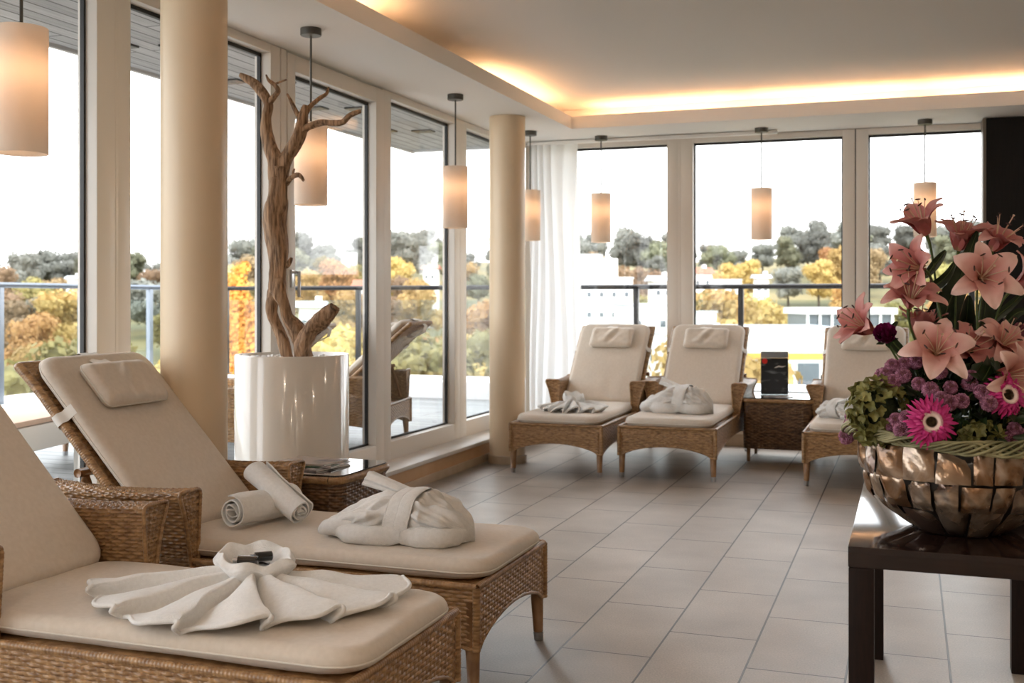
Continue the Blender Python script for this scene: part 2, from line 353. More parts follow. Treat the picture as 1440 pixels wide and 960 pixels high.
# curtain ------------------------------------------------------------------
nu = 260; u = np.linspace(0, 1, nu); zz = np.linspace(.03, 2.55, 24)
U, Z = np.meshgrid(u, zz, indexing='ij')
ph = 2 * PI * (6.2 * U + .5 * np.sin(5 * U) + .25 * np.sin(2.2 * Z + 5 * U))
Xc = -3.10 + .44 * U + .010 * np.cos(ph) + .012 * (2.55 - Z) * (U - .5); Yc = 9.15 + .026 * np.sin(ph) * (.7 + .3 * np.sin(3 * U + Z)) + .01 * np.sin(7 * U + 1.5 * Z)
A = np.stack([Xc, Yc, Z], -1); m = MB().grid(A); B = A.copy(); B[..., 1] += .0012; m.grid(B, flip=True)
cu = empty('curtain', (-2.88, 9.15, 2.55), 0, 'sheer white pleated curtain in the far corner between the windows', 'curtain')
o = m.build('curtain_fabric', M['curtain'], cu, loc=cu.location); o.location = (0, 0, 0)
o = MB().box((-3.12, 9.12, 2.548), (-1.0, 9.18, 2.572), .004).build('curtain_track', M['soffit'], cu, loc=cu.location, smooth='auto'); o.location = (0, 0, 0)
SKY, SUNS, FILL_E, EXPO = 2.6, 1.2, 5.5, 0.9
# ------------------------------------------------------------------ woven surfaces
def weave_h(u, v, p=.025, q=.0118, A=.0040):
    row = np.floor(v / q); fr = v / q - row
    w = np.sqrt(np.clip(1 - ((2 * fr - 1) / .93) ** 2, 0, 1))
    over = .5 + .5 * np.cos(PI * (u / p + row))
    strand = np.where(w > .05, w * (.25 + .95 * over) - .25 * (1 - over), -.9)
    k = u / p - np.round(u / p); stake = np.where(np.abs(k * p) < .0045, .55 * np.sqrt(np.clip(1 - (k * p / .0045) ** 2, 0, 1)), -.9)
    return A * np.maximum(strand, stake)
def weave_panel(mb, Pf, u0, u1, v0, v1, du=.0042, dv=.00169, flip=False, A=.0046, p=.025, q=.0118):
    """Pf(U,V)->points; v0 may be a function of u (arched lower edge)"""
    nu = max(3, int((u1 - u0) / du) + 1); f0 = v0 if callable(v0) else (lambda x: x * 0 + v0)
    us = np.linspace(u0, u1, nu); vm = min(f0(us)); nv = max(3, int((v1 - vm) / dv) + 1)
    T = np.linspace(0, 1, nv)[None, :]; lo = f0(us)[:, None]; Vv = lo + (v1 - lo) * T; Uu = np.repeat(us[:, None], nv, 1)
    P = Pf(Uu, Vv); e = 1e-4; Pu = (Pf(Uu + e, Vv) - P); Pv = (Pf(Uu, Vv + e) - P); N = np.cross(Pu, Pv)
    N /= np.maximum(np.linalg.norm(N, axis=-1, keepdims=True), 1e-12)
    if flip: N = -N
    P = P + N * weave_h(Uu, Vv, p, q, A)[..., None]
    mb.grid(P, flip=flip)
def st(*a): return np.stack(np.broadcast_arrays(*a), -1)
def braid(mb, pts, r=.009, n=10, pitch=.011):
    """rolled rim wrapped with cane"""
    P = [Vector(p) for p in pts]; out = []; acc = 0
    for a, b in zip(P[:-1], P[1:]):
        L = (b - a).length; k = max(1, int(L / .0028))
        out += [a.lerp(b, i / k) for i in range(k)]
    out.append(P[-1]); rr = []; s = 0; pv = out[0]
    for q in out: s += (q - pv).length; pv = q; rr.append(r * (1 + .16 * abs(math.sin(PI * s / pitch)) - .08))
    mb.tube(out, rr, n, True)
# ------------------------------------------------------------------ padded cushion
def pad(L, W, T, cr=.06, er=.03, na=144, rings=30, seed=0, amp=.004, fs=5, wr=None):
    """rounded rectangular pad centred at origin in XY, from z=0 to z=T"""
    hx, hy = L / 2, W / 2; out = []
    per = []
    for k in range(na):
        an = 2 * PI * k / na; cx, cy = math.cos(an), math.sin(an)
        t = min(hx / abs(cx) if abs(cx) > 1e-9 else 1e9, hy / abs(cy) if abs(cy) > 1e-9 else 1e9); x, y = cx * t, cy * t
        ix, iy = hx - cr, hy - cr
        if abs(x) > ix and abs(y) > iy:
            d = Vector((abs(x) - ix, abs(y) - iy)); d = d.normalized() * cr; x = math.copysign(ix + d.x, x); y = math.copysign(iy + d.y, y)
        per.append((x, y))
    ms = 1 - (np.linspace(0, 1, rings) ** 2.2); ms = ms[::1]
    def top(side):
        A = []
        for j, m in enumerate(ms):
            m = max(m, .0015)
            e = (1 - m) * min(hx, hy) ; q = max(0, 1 - e / er); h = T / 2 * math.sqrt(max(0, 1 - q ** 2.0)) * (1 - .10 * max(0, 1 - e / (er * 4)))
            row = []
            for (x, y) in per:
                # inset by true distance near the edge
                sx = (hx - e) / hx; sy = (hy - e) / hy
                sx = m if L > 5 * W else sx; X = x * sx; Y = y * sy
                nz = (mn.noise(Vector((X * fs + seed, Y * fs, side))) + .5 * mn.noise(Vector((X * fs * 2.7 + seed, Y * fs * 2.7, side + 5)))) * amp * min(1, e / er)
                if wr and side > 0: nz += wr(X, Y) * min(1, e / er)
                row.append((X, Y, T / 2 + side * h + nz))
            A.append(row)
        return np.array(A)
    mb = MB(); t = top(1); b = top(-1); mb.grid(t, closed_v=True); mb.grid(b, closed_v=True, flip=True)
    k = len(mb.v)
    edge = [Vector(p) for p in t[0]]
    return mb, edge
def xf(mb, Mx):
    mb.v = [(Mx @ Vector(p))[:] for p in mb.v]; return mb
# ------------------------------------------------------------------ the rattan lounger (x: foot -> head)
LEN, HW, FZ = 1.62, .33, .345
BA = math.radians(47); HX, HZ = 1.175, .362; BL, BW = .86, .300
def make_lounger():
    root = empty('sun_lounger', (0, 0, 0))
    # seat frame: woven skirts with arched lower edges
    fr = MB()
    def arch(a0, a1, low, high):
        return lambda s: low + (high - low) * np.sqrt(np.clip(np.sin(PI * np.clip((s - a0) / (a1 - a0), 0, 1)), 0, 1)) ** 1.2
    sa = arch(.04, LEN - .05, .155, .225); fa = arch(-HW + .03, HW - .03, .155, .222)
    for sg in (-1, 1):
        weave_panel(fr, lambda U, V, sg=sg: st(U, sg * HW + 0 * U, V), 0, LEN, sa, FZ, flip=(sg > 0))
        xs = np.linspace(0, LEN, 60); lo = sa(xs)
        G = np.array([[(x, sg * (HW - .002), l), (x, sg * (HW - .012), l), (x, sg * (HW - .012), FZ), (x, sg * (HW - .002), FZ)] for x, l in zip(xs, lo)]); fr.grid(G, closed_v=True, flip=(sg > 0))
        braid(fr, [(0, sg * HW, FZ), (LEN, sg * HW, FZ)], .0105)
        braid(fr, [(x, sg * HW, l) for x, l in zip(xs, lo)], .0062)
    for x0, fl in ((0, True), (LEN, False)):
        weave_panel(fr, lambda U, V, x0=x0: st(x0 + 0 * U, U, V), -HW, HW, fa, FZ, flip=fl)
        ys = np.linspace(-HW, HW, 50); lo = fa(ys); q = x0 + (.012 if x0 == 0 else -.012)
        fr.grid(np.array([[(x0, y, l), (q, y, l), (q, y, FZ), (x0, y, FZ)] for y, l in zip(ys, lo)]), closed_v=True)
        braid(fr, [(x0, -HW, FZ), (x0, HW, FZ)], .0105); braid(fr, [(x0, y, l) for y, l in zip(ys, lo)], .0062)
        for sg in (-1, 1): braid(fr, [(x0, sg * HW, .15), (x0, sg * HW, FZ)], .0125)
    fr.box((.01, -HW + .01, FZ - .03), (LEN - .01, HW - .01, FZ - .004))
    fr.build('seat_frame', M['wicker'], root)
    for x in (.02, LEN - .03):
        for sg in (-1, 1):
            l = MB().tube([(x, sg * (HW - .018), .30), (x, sg * (HW - .018), .15), (x - (.004 if x < 1 else -.004), sg * (HW - .016), .03)], [.024, .0225, .0175], 16).build('leg', M['rattan'], root)
            MB().tube([(x - (.004 if x < 1 else -.004), sg * (HW - .016), .032), (x - (.005 if x < 1 else -.005), sg * (HW - .015), 0)], [.0185, .016], 16).build('foot_cap', M['steel'], l, smooth='auto')
    # flared armrests
    a0, a1, az = 1.02, 1.60, .582
    for sg in (-1, 1):
        ar = MB()
        prof = [(HW + .004, .31), (HW + .012, .36), (HW + .026, .44), (HW + .044, .51), (HW + .068, .566), (HW + .064, az - .003), (HW + .05, az), (HW - .025, az), (HW - .042, az - .006), (HW - .046, az - .02), (HW - .042, .50), (HW - .036, .42), (HW - .032, .33)]
        pr = np.array(prof); d = np.r_[0, np.cumsum(np.hypot(*np.diff(pr, axis=0).T))]
        fy = lambda v: np.interp(v, d, pr[:, 0]); fz = lambda v: np.interp(v, d, pr[:, 1])
        dip = lambda x: .012 * np.sin(PI * np.clip((x - a0) / (a1 - a0), 0, 1))
        weave_panel(ar, lambda U, V: st(U, sg * fy(V), fz(V) - dip(U) * (fz(V) - .31) / .27), a0, a1, 0, d[-1], flip=(sg < 0))
        # end faces
        for xe, fl in ((a0, sg > 0), (a1, sg < 0)):
            def Pe(U, V, xe=xe):
                zl = .315 + (az - .318) * V / .27; yo = np.interp(zl, pr[:6, 1], pr[:6, 0]); yi = HW - .032 - .010 * (zl - .33) / .25
                return st(xe + 0 * U, sg * (yi + (yo - yi) * U / .12), zl)
            weave_panel(ar, Pe, 0, .12, 0, .27, flip=not fl)
            braid(ar, [(xe, sg * y, z) for y, z in prof], .0065)
        ar.build('armrest', M['wicker'], root)
    # reclined woven back
    ca, sa_ = math.cos(BA), math.sin(BA)
    def B(t, y, n): return st(HX + t * ca - n * sa_, y, HZ + t * sa_ + n * ca)     # n: towards the sitter
    curve = lambda t: -.015 * np.clip((t - .70) / .2, 0, 1) ** 2                      # rolled back at the top
    bk = MB()
    weave_panel(bk, lambda U, V: B(V, U, .0 + curve(V)), -BW, BW, 0, BL, flip=False)
    weave_panel(bk, lambda U, V: B(V, U, -.026 + curve(V)), -BW, BW, 0, BL, flip=True)
    tt = np.linspace(0, BL, 24)
    ed = [tuple(B(np.array(t), np.array(-BW), -.013 + curve(t))) for t in tt] + [tuple(B(np.array(t), np.array(BW), -.013 + curve(t))) for t in tt[::-1]]
    braid(bk, ed, .017, 12, .009); bk.build('backrest', M['wicker'], root)
    # propping pole and struts behind
    pt = B(np.array(.40), np.array(0.), -.062); px, pz = pt[0], pt[2]
    MB().tube([(px, -.33, pz), (px, .33, pz)], .016, 14).build('support_bar', M['rattan'], root)
    for sg in (-1, 1):
        MB().tube([(px, sg * .285, pz - .01), (px + .07, sg * .285, .36)], .013, 12).tube([(px, sg * .285, pz - .01), (px - .10, sg * .285, .36)], .010, 12).build('support_strut', M['rattan'], root)
    # seat pad
    SL, SW = 1.22, .60
    p, e = pad(SL, SW, .068, .095, .034, seed=1, amp=.0045, fs=4)
    T = Matrix.Translation((SL / 2 - .018, 0, FZ + .002)); xf(p, T); sc = p.build('seat_cushion', M['fabric'], root)
    pe = MB()
    loop = [T @ q for q in e] ; loop.append(loop[0]); pe.tube([q + Vector((0, 0, -.006)) for q in loop], .0028, 6, False); pe.build('piping', M['piping'], sc)
    # back pad
    L2, W2 = .82, .585
    def wrk(X, Y): return .0025 * math.sin(38 * Y + 9 * X + 3 * math.sin(7 * X)) * max(0, -X / .4) * .6
    p, e = pad(L2, W2,   .064, .070, .032, seed=9, amp=.005, fs=4, wr=wrk)
    R = Matrix(((ca, 0, -sa_, HX + (.02 + L2 / 2) * ca - .004 * sa_), (0, 1, 0, 0), (sa_, 0, ca, HZ + (.02 + L2 / 2) * sa_ + .004 * ca), (0, 0, 0, 1)))
    xf(p, R); bc = p.build('back_cushion', M['fabric'], root)
    loop = [R @ (q + Vector((0, 0, -.004))) for q in e]; loop.append(loop[0]); MB().tube(loop, .0028, 6, False).build('piping', M['piping'], bc)
    sm = MB()
    for sg in (-1, 1):
        q = [B(np.array(.60), np.array(sg * y), n) for y, n in ((W2 / 2 + .002, .045), (W2 / 2 + .004, .02), (BW + .014, .0), (BW + .02, -.02), (BW + .004, -.034), (BW - .08, -.035))]
        sm.strip([tuple(x) for x in q], [.019] * 6, tuple(B(np.array(.6), np.array(0.), 1.) - B(np.array(.6), np.array(0.), 0.)) if False else (0, sg, .01), .0015, 0, 3)
    for sg in (-1, 1):  
        st_ = MB()                                 # elastic bands round the sides
        rows = []
        for y, n in ((W2 / 2 - .004, .052), (W2 / 2 + .003, .036), (W2 / 2 + .006, .010), (BW + .019, .002), (BW + .024, -.02), (BW + .002, -.038), (BW - .10, -.038)):
            rows.append([tuple(B(np.array(t), np.array(sg * y), n)) for t in (.575, .585, .60, .612, .618)])
        st_.grid(np.array(rows), flip=(sg < 0)); st_.build('elastic_band', M['elastic'], bc)
    # head pillow with loops over the top
    def pw(X, Y):
        return .0075 * math.sin(60 * Y + 4 * math.sin(12 * X)) * math.exp(-(Y / .055) ** 2) + .002 * math.sin(45 * Y + 20 * X)
    p, e = pad(.20, .35, .062, .028, .034, seed=4, amp=.006, fs=9, wr=pw)
    t0 = .655
    R2 = Matrix(((ca, 0, -sa_, HX + t0 * ca - .060 * sa_), (0, 1, 0, 0), (sa_, 0, ca, HZ + t0 * sa_ + .060 * ca), (0, 0, 0, 1)))
    xf(p, R2); pl = p.build('pillow', M['fabric'], root)
    loop = [R2 @ q for q in e]; loop.append(loop[0]); MB().tube(loop, .0035, 6, False).build('piping', M['piping'], pl)
    sm = MB()
    for yc, w in ((0.02, .045), ):
        rows = []
        for t, n in ((t0 + .085, .098), (t0 + .10, .085), (t0 + .14, .066), (.80, .063), (.845, .05), (.872, .0), (.868, -.06), (.82, -.085), (.74, -.06)):
            rows.append([tuple(B(np.array(t), np.array(yc + y), n + .002 * math.sin(90 * y))) for y in np.linspace(-w, w, 9)])
        sm.grid(np.array(rows))
    sm.build('pillow_strap', M['elastic'], pl)
    return root
proto = make_lounger()
GL = 'rattan sun loungers with cream cushions'
def place(o, x, y, rz, lab, grp=GL, z=0):
    o.location = (x, y, z); o.rotation_euler = (0, 0, rz); return tag(o, lab, 'sun lounger', grp)
place(proto, -1.195, 2.555, PI, 'rattan lounger nearest the camera at the lower left, carrying the large fanned towel')
L2o = place(copy_tree(proto), -1.235, 3.47, PI, 'rattan lounger behind the front one, carrying two rolled towels and a belted bathrobe')
F1 = place(copy_tree(proto), -2.31, 7.36, PI / 2, 'far rattan lounger standing next to the round column and curtain')
F2 = place(copy_tree(proto), -1.545, 7.43, PI / 2, 'far rattan lounger between its two neighbours, left of the dark side table')
F3 = place(copy_tree(proto), -.32, 7.48, PI / 2, 'far rattan lounger right of the dark side table, partly hidden by the flowers')
# ------------------------------------------------------------------ rattan side tables with glass tops
DKR = mat('dark_rattan', (.06, .028, .012), .4, col2=(.19, .10, .045), nscale=13, stretch=(1.6, 1.6, 8), detail=2)
def side_table(name, x, y, w, d, h, lab, dark=None):
    r = empty(name, (x, y, 0), 0, lab, 'side table')
    wm = M['wicker'] if not dark else dark
    b = MB(); cr = .05
    pts = []
    for (cx, cy, a) in ((w / 2 - cr, -d / 2 + cr, -PI / 2), (w / 2 - cr, d / 2 - cr, 0), (-w / 2 + cr, d / 2 - cr, PI / 2), (-w / 2 + cr, -d / 2 + cr, PI)):
        for k in range(7): an = a + k * PI / 12; pts.append((cx + cr * math.cos(an), cy + cr * math.sin(an)))
    pts.append(pts[0]); P = np.array(pts); s = np.r_[0, np.cumsum(np.hypot(*np.diff(P, axis=0).T))]
    fx = lambda u: np.interp(u, s, P[:, 0]); fy = lambda u: np.interp(u, s, P[:, 1])
    weave_panel(b, lambda U, V: st(fx(U), fy(U), V), 0, s[-1], .10, h - .03, du=.005, dv=.003, flip=False)
    b.grid(np.array([[(x_ * .97, y_ * .97, z_) for z_ in (.10, h - .03)] for x_, y_ in pts]), flip=True)
    b.build('table_body', wm, r)
    b = MB(); braid(b, [(x_, y_, h - .022) for x_, y_ in pts], .016, 10, .009); b.build('woven_rim', M['wicker'], r)
    for sx in (-1, 1):
        for sy in (-1, 1):
            MB().tube([(sx * (w / 2 - .035), sy * (d / 2 - .035), .12), (sx * (w / 2 - .035), sy * (d / 2 - .035), 0)], [.016, .013], 12).build('leg', M['rattan'], r)
    bm = bmesh.new(); vs = [bm.verts.new((x_ * 1.01, y_ * 1.01, h - .008)) for x_, y_ in pts[:-1]]; f = bm.faces.new(vs)
    ex_ = bmesh.ops.extrude_face_region(bm, geom=[f]); bmesh.ops.translate(bm, verts=[v for v in ex_['geom'] if isinstance(v, bmesh.types.BMVert)], vec=(0, 0, .008))
    MB().frombm(bm).build('glass_top', M['tabletop'], r, smooth='auto'); return r
side_table('side_table', -2.325, 4.13, .42, .44, .52, 'dark rattan side table with a glass top and magazines behind the second lounger', DKR)
side_table('side_table', -.925, 8.70, .50, .50, .48, 'dark rattan side table with a brochure stand between the far loungers', DKR)
def magazine(x, y, z, rz, cols, lab, w=.21, d=.28, t=.006):
    r = empty('magazine', (x, y, z), rz, lab, 'magazine', 'magazines')
    MB().box((-w / 2, -d / 2, .0008), (w / 2 - .002, d / 2, t - .0008)).build('pages', M['paper'], r, smooth=False)
    MB().box((-w / 2 - .001, -d / 2 - .001, t - .0008), (w / 2, d / 2 + .001, t)).box((-w / 2 - .001, -d / 2 - .001, 0), (w / 2, d / 2 + .001, .0008)).box((-w / 2 - .0018, -d / 2 - .001, 0), (-w / 2 - .001, d / 2 + .001, t)).build('cover', cols, r, smooth=False)
mg1 = mat('magazine_print_a', (.05, .10, .07), .25, col2=(.55, .45, .45), nscale=7, lo=.45, hi=.6)
mg2 = mat('magazine_print_b', (.10, .05, .06), .25, col2=(.60, .58, .55), nscale=9, lo=.4, hi=.6)
mg3 = mat('magazine_print_c', (.45, .38, .35), .25, col2=(.12, .14, .2), nscale=6, lo=.5, hi=.7)
magazine(-2.37, 4.10, .5205, 1.35, mg2, 'magazine with a dark cover at the bottom of the pile on the glass side table')
magazine(-2.36, 4.12, .5268, 1.62, mg1, 'green edged magazine in the middle of the pile on the glass side table', .19, .26)
magazine(-2.375, 4.14, .5331, 1.5, mg3, 'pale magazine on top of the pile on the glass side table', .18, .24)
magazine(-.93, 8.60, .4805, 1.45, M['paper'] if False else mat('magazine_pale', (.62, .58, .56), .3, col2=(.3, .28, .28), nscale=14, lo=.5, hi=.62), 'pale leaflet lying flat before the black brochure stand', .12, .20, .004)
r = empty('brochure_stand', (-.975, 8.72, .4805), .30, 'black brochure with a red dot standing in a clear holder', 'brochure')
MB().box((-.11, 0, 0), (.11, .006, .36), .001).build('holder_back', M['pane'], r, smooth=False)
MB().box((-.11, -.10, 0), (.11, .006, .004), .001).build('holder_foot', M['blackm'], r, smooth=False)
MB().box((-.104, -.004, .006), (.104, -.0006, .285)).build('brochure_cover', M['ink'], r, smooth=False)
MB().box((-.104, -.004, .286), (.104, -.0006, .335)).build('brochure_header', mat('grey_print', (.28, .29, .30), .3), r, smooth=False)
m = MB(); m.lathe([(0, 0), (.021, 0), (.021, .001), (0, .001)], n=28); m.v = [(a - .075, -.004 - c_, b + .262) for a, b, c_ in m.v]; m.build('red_dot', M['red'], r, smooth=False)
m = MB().strip([(.0, -.0046, .21), (.03, -.0046, .222), (.06, -.0046, .218), (.085, -.0046, .226)], [.002, .006, .004, .001], (0, -1, 0), .0004, 0, 3); m.build('printed_emblem', M['paper'], r, smooth=False)
# ------------------------------------------------------------------ planter with driftwood
PX, PY, PR, PZ = -2.715, 4.55, .263, .962
pl = empty('planter', (PX, PY, 0), 0, 'tall glossy white cylindrical planter holding the driftwood', 'planter')
MB().lathe([(0, 0), (PR - .006, 0), (PR, .006), (PR, PZ - .006), (PR - .004, PZ), (PR - .018, PZ), (PR - .022, PZ - .006), (PR - .022, PZ - .05)], n=96).build('pot', M['planter'], pl, smooth='auto')
m = MB()
for k in range(420):
    a = rnd.uniform(0, 2 * PI); q = math.sqrt(rnd.random()) * (PR - .034); bm = bmesh.new(); bmesh.ops.create_icosphere(bm, subdivisions=1, radius=rnd.uniform(.008, .015))
    m.frombm(bm, Matrix.Translation((q * math.cos(a), q * math.sin(a), PZ - .032 + rnd.uniform(0, .018))) @ Matrix.Diagonal((1, rnd.uniform(.7, 1.1), rnd.uniform(.5, .8), 1)))
m.lathe([(0, PZ - .045), (PR - .023, PZ - .045)], n=40)
tag(m.build('pebbles', M['pebble'], pl), 'white decorative pebbles', kind='stuff')
dw = empty('driftwood_branch', (PX, PY, PZ - .045), 0, 'bare twisted driftwood trunk with forked branches standing in the white planter', 'driftwood')
DD = 5.16
def limb(path, tw=0, n=22, sub=7, rough=.16, mb=None):
    """path: (px, py, depth offset, radius in px)"""
    pts = []; rad = []
    ctrl = [(at(a, b, DD + c), r * DD / FPX) for a, b, c, r in path]; m_ = len(ctrl)
    for i in range(m_ - 1):
        p0 = ctrl[max(i - 1, 0)][0]; p1, r1 = ctrl[i]; p2, r2 = ctrl[i + 1]; p3 = ctrl[min(i + 2, m_ - 1)][0]
        for k in range(sub):
            t = k / sub; t2 = t * t; t3 = t2 * t
            pts.append(.5 * ((2 * p1) + (p2 - p0) * t + (2 * p0 - 5 * p1 + 4 * p2 - p3) * t2 + (3 * p1 - p0 - 3 * p2 + p3) * t3)); rad.append(r1 + (r2 - r1) * t)
    pts.append(ctrl[-1][0]); rad.append(ctrl[-1][1])
    def dsp(t, a, p):
        return rough * (.9 * math.sin(3 * a + 9 * t + tw) * .6 + .5 * math.sin(7 * a - 14 * t * tw) * .5 + 1.1 * mn.noise(p * 9)) + .05 * mn.noise(p * 40)
    (mb or MB()).tube(pts, rad, n, True, dsp) if mb else None
    if mb is None:
        mb = MB().tube(pts, rad, n, True, dsp)
    return mb
t = MB()
limb([(430, 505, 0, 11), (424, 482, 0, 11), (417, 462, -.01, 12), (404, 446, -.02, 9), (399, 428, -.03, 8), (393, 412, -.02, 10), (391, 395, 0, 13)], 1, mb=t)
limb([(405, 505, .02, 8), (398, 478, .02, 8), (388, 456, .03, 8), (382, 440, .02, 8), (384, 420, .02, 9), (391, 400, .01, 12)], 2, mb=t)
limb([(389, 412, 0, 11), (391, 385, 0, 13.5), (392, 355, 0, 13), (388, 330, .01, 14.5), (386, 305, .01, 14), (390, 280, 0, 13), (392, 255, 0, 13), (393, 235, 0, 15)], 1, rough=.2, mb=t)
limb([(385, 345, .01, 9), (381, 322, .02, 9), (379, 303, .02, 9), (383, 285, .01, 8)], .5, mb=t)
t.build('trunk', M['wood'], dw, loc=dw.location).location = (0, 0, 0)
def part(name, mb): mb.build(name, M['wood'], dw, loc=dw.location).location = (0, 0, 0)
part('branch', limb([(392, 250, 0, 13), (389, 228, 0, 11.5), (381, 208, .01, 10), (375, 185, .02, 8.5), (374, 165, .02, 7.5), (377, 148, .02, 7), (371, 134, .03, 7), (358, 118, .05, 6.5), (346, 110, .06, 5), (338, 105, .07, 3)], 1.3))
part('branch', limb([(377, 146, .02, 5), (386, 135, 0, 4), (391, 127, -.02, 3.5), (386, 119, -.02, 3), (378, 113, -.03, 2.4), (374, 105, -.03, 1)], .4))
part('twig', limb([(384, 119, -.02, 2), (392, 116, -.03, 1.5), (403, 112, -.05, 1)], .4, 10))
part('branch', limb([(394, 248, 0, 12), (400, 228, -.01, 10.5), (409, 212, -.02, 9.5), (419, 194, -.03, 9), (424, 178, -.03, 8.5), (427, 162, -.03, 7.5), (431, 148, -.03, 4.5)], 1.8))
part('branch', limb([(424, 184, -.03, 7), (434, 178, -.05, 5), (452, 172, -.08, 4.5), (470, 173, -.12, 4.5), (482, 172, -.15, 4.2), (492, 162, -.18, 4), (507, 156, -.2, 3)], .9))
part('branch', limb([(430, 158, -.03, 5), (437, 149, -.02, 3.6), (448, 139, .02, 3), (459, 132, .04, 2.6), (462, 123, .06, 1.6)], .3))
part('twig', limb([(420, 164, -.03, 4), (412, 148, -.02, 3), (404, 132, 0, 1.2)], .3))
part('twig', limb([(402, 258, 0, 5), (409, 250, -.03, 3.5), (420, 246, -.06, 3.2), (427, 254, -.07, 1.8)], .3))
part('twig', limb([(414, 250, -.04, 2.6), (412, 243, -.04, 2), (414, 237, -.04, 1.2)], .3, 10))
part('branch_stump', limb([(424, 505, -.04, 10), (427, 484, -.05, 11), (437, 464, -.06, 10.5), (452, 449, -.09, 11), (466, 437, -.12, 10), (470, 432, -.13, 8)], 2.2, rough=.22))
part('twig', limb([(401, 374, 0, 5), (407, 369, -.02, 3.5), (410, 362, -.02, 2)], .3))
# ------------------------------------------------------------------ towels and robes
def fan_towel(c, th0, th1, nf, R, lab, grp=None, s=1.0, name='fanned_towel', bottles=False, seed=0):
    r = empty(name, c, 0, lab, 'towel', grp)
    nT, nR = 520, 54; th = np.linspace(th0, th1, nT)[:, None]; q = np.linspace(.10, 1, nR)[None, :]
    x = (th - th0) / (th1 - th0); ph = x * nf * 2 * PI + .9 * np.sin(2.3 * x * PI + seed)
    sw = (ph / (2 * PI)) % 1.0; rg = np.where(sw < .62, np.sin(PI / 2 * np.clip(sw / .62, 0, 1)) ** .9, np.cos(PI / 2 * np.clip((sw - .62) / .38, 0, 1)) ** .65)
    amp = (.046 + .008 * np.sin(3.1 * x * PI + 1 + seed)) * (.55 + .45 * sstep(.1, .6, q)) * (1 - .12 * sstep(.9, 1, q) ** 2)
    Rr = R * (.94 + .09 * rg + .03 * np.sin(5 * x * PI + seed))
    lean = .42 * (th1 - th0) / nf * rg ** 2
    tt = th + lean * q; rr = q * Rr
    z = .004 + rg * amp + .062 * (1 - q) ** 1.8
    sc = 1 - .03 * np.sin(ph * 2)
    N = np.zeros((nT, nR))
    for i in range(0, nT):
        for j in range(0, nR): N[i, j] = mn.noise(Vector((float(rr[i, j] * math.cos(tt[i, j]) * 11), float(rr[i, j] * math.sin(tt[i, j]) * 11), seed)))
    z = z + N * .009 * np.minimum(1, q * 2)
    A = np.stack([rr * sc * np.cos(tt), rr * sc * np.sin(tt), np.maximum(z, .002) + 0 * rr], -1) * s
    B = A.copy(); B[..., 2] = np.maximum(B[..., 2] - .009 * s, .0004)
    m = MB().grid(A, flip=False).grid(B, flip=True)
    m.tube([tuple(p) for p in (A[::3, -1] - np.array([0, 0, .003 * s]))],   .0062 * s, 9).tube([tuple(p) for p in A[0, ::3] - np.array([0, 0, .003 * s])], .004 * s, 7).tube([tuple(p) for p in A[-1, ::3] - np.array([0, 0, .003 * s])], .004 * s, 7)
    m.build('towel_skirt', M['towel'], r)
    # gathered ruffle
    f = np.linspace(0, 2 * PI, 260)[:, None]; k = np.linspace(0, 1, 34)[None, :]
    rad = np.interp(k, [0, .25, .5, .68, 1], [.058, .074, .102, .088, .046]) * (1 + (.07 * np.sin(4 * f + 1 + seed) + .04 * np.sin(9 * f + 2)) * np.sin(PI * k) ** .6)
    zz = np.interp(k, [0, .25, .5, .68, 1], [.012, .050, .090, .112, .066]) + .007 * np.sin(6 * f + 4 * k + seed) * np.sin(PI * k) + .018 * np.cos(f - 2.2) * k
    A = np.stack([rad * np.cos(f) * 1.15, rad * np.sin(f) * .95, zz + 0 * rad], -1) * s; B = A * .985; B[..., 2] = A[..., 2] - .005 * s
    MB().grid(A, closed_u=False).grid(B, flip=True).lathe([(0, .062 * s), (.062 * s, .066 * s)], n=24).build('towel_knot', M['towel'], r)
    return r
ft = fan_towel((-1.70, 2.655, .409), math.radians(188), math.radians(372), 6.5, .412, 'large white towel fanned out in pleats on the front lounger, black bottles in its knot', seed=.6)
for i, (dx, dy, dz, rz, L) in enumerate(((-.012, -.028, .094, .25, .056), (.012, .012, .098, .75, .050))):
    b = empty('toiletry_bottle', (-1.70 + dx, 2.655 + dy, .409 + dz), rz, ('small black bottle with a silver cap lying nearer in the towel knot', 'small black bottle lying further back in the towel knot')[i], 'bottle', 'toiletry bottles in the towel')
    MB().tube([(-L * .4, 0, 0), (-L * .38, 0, 0), (L * .55, 0, 0), (L * .6, 0, 0)], [.010, .0135, .0135, .010], 20).build('bottle_body', M['bottle'], b, smooth='auto')
    MB().tube([(-L * .40, 0, 0), (-L * .62, 0, 0)], [.0085, .0085], 16).build('bottle_cap', M['steel'] if i == 0 else M['bottle'], b, smooth='auto')
fan_towel((-2.29, 7.74, .409), math.radians(180), math.radians(365), 6.5, .34, 'white towel fanned out on the far lounger beside the column', s=.72, seed=2.1).scale = (1, 1, 1.55)
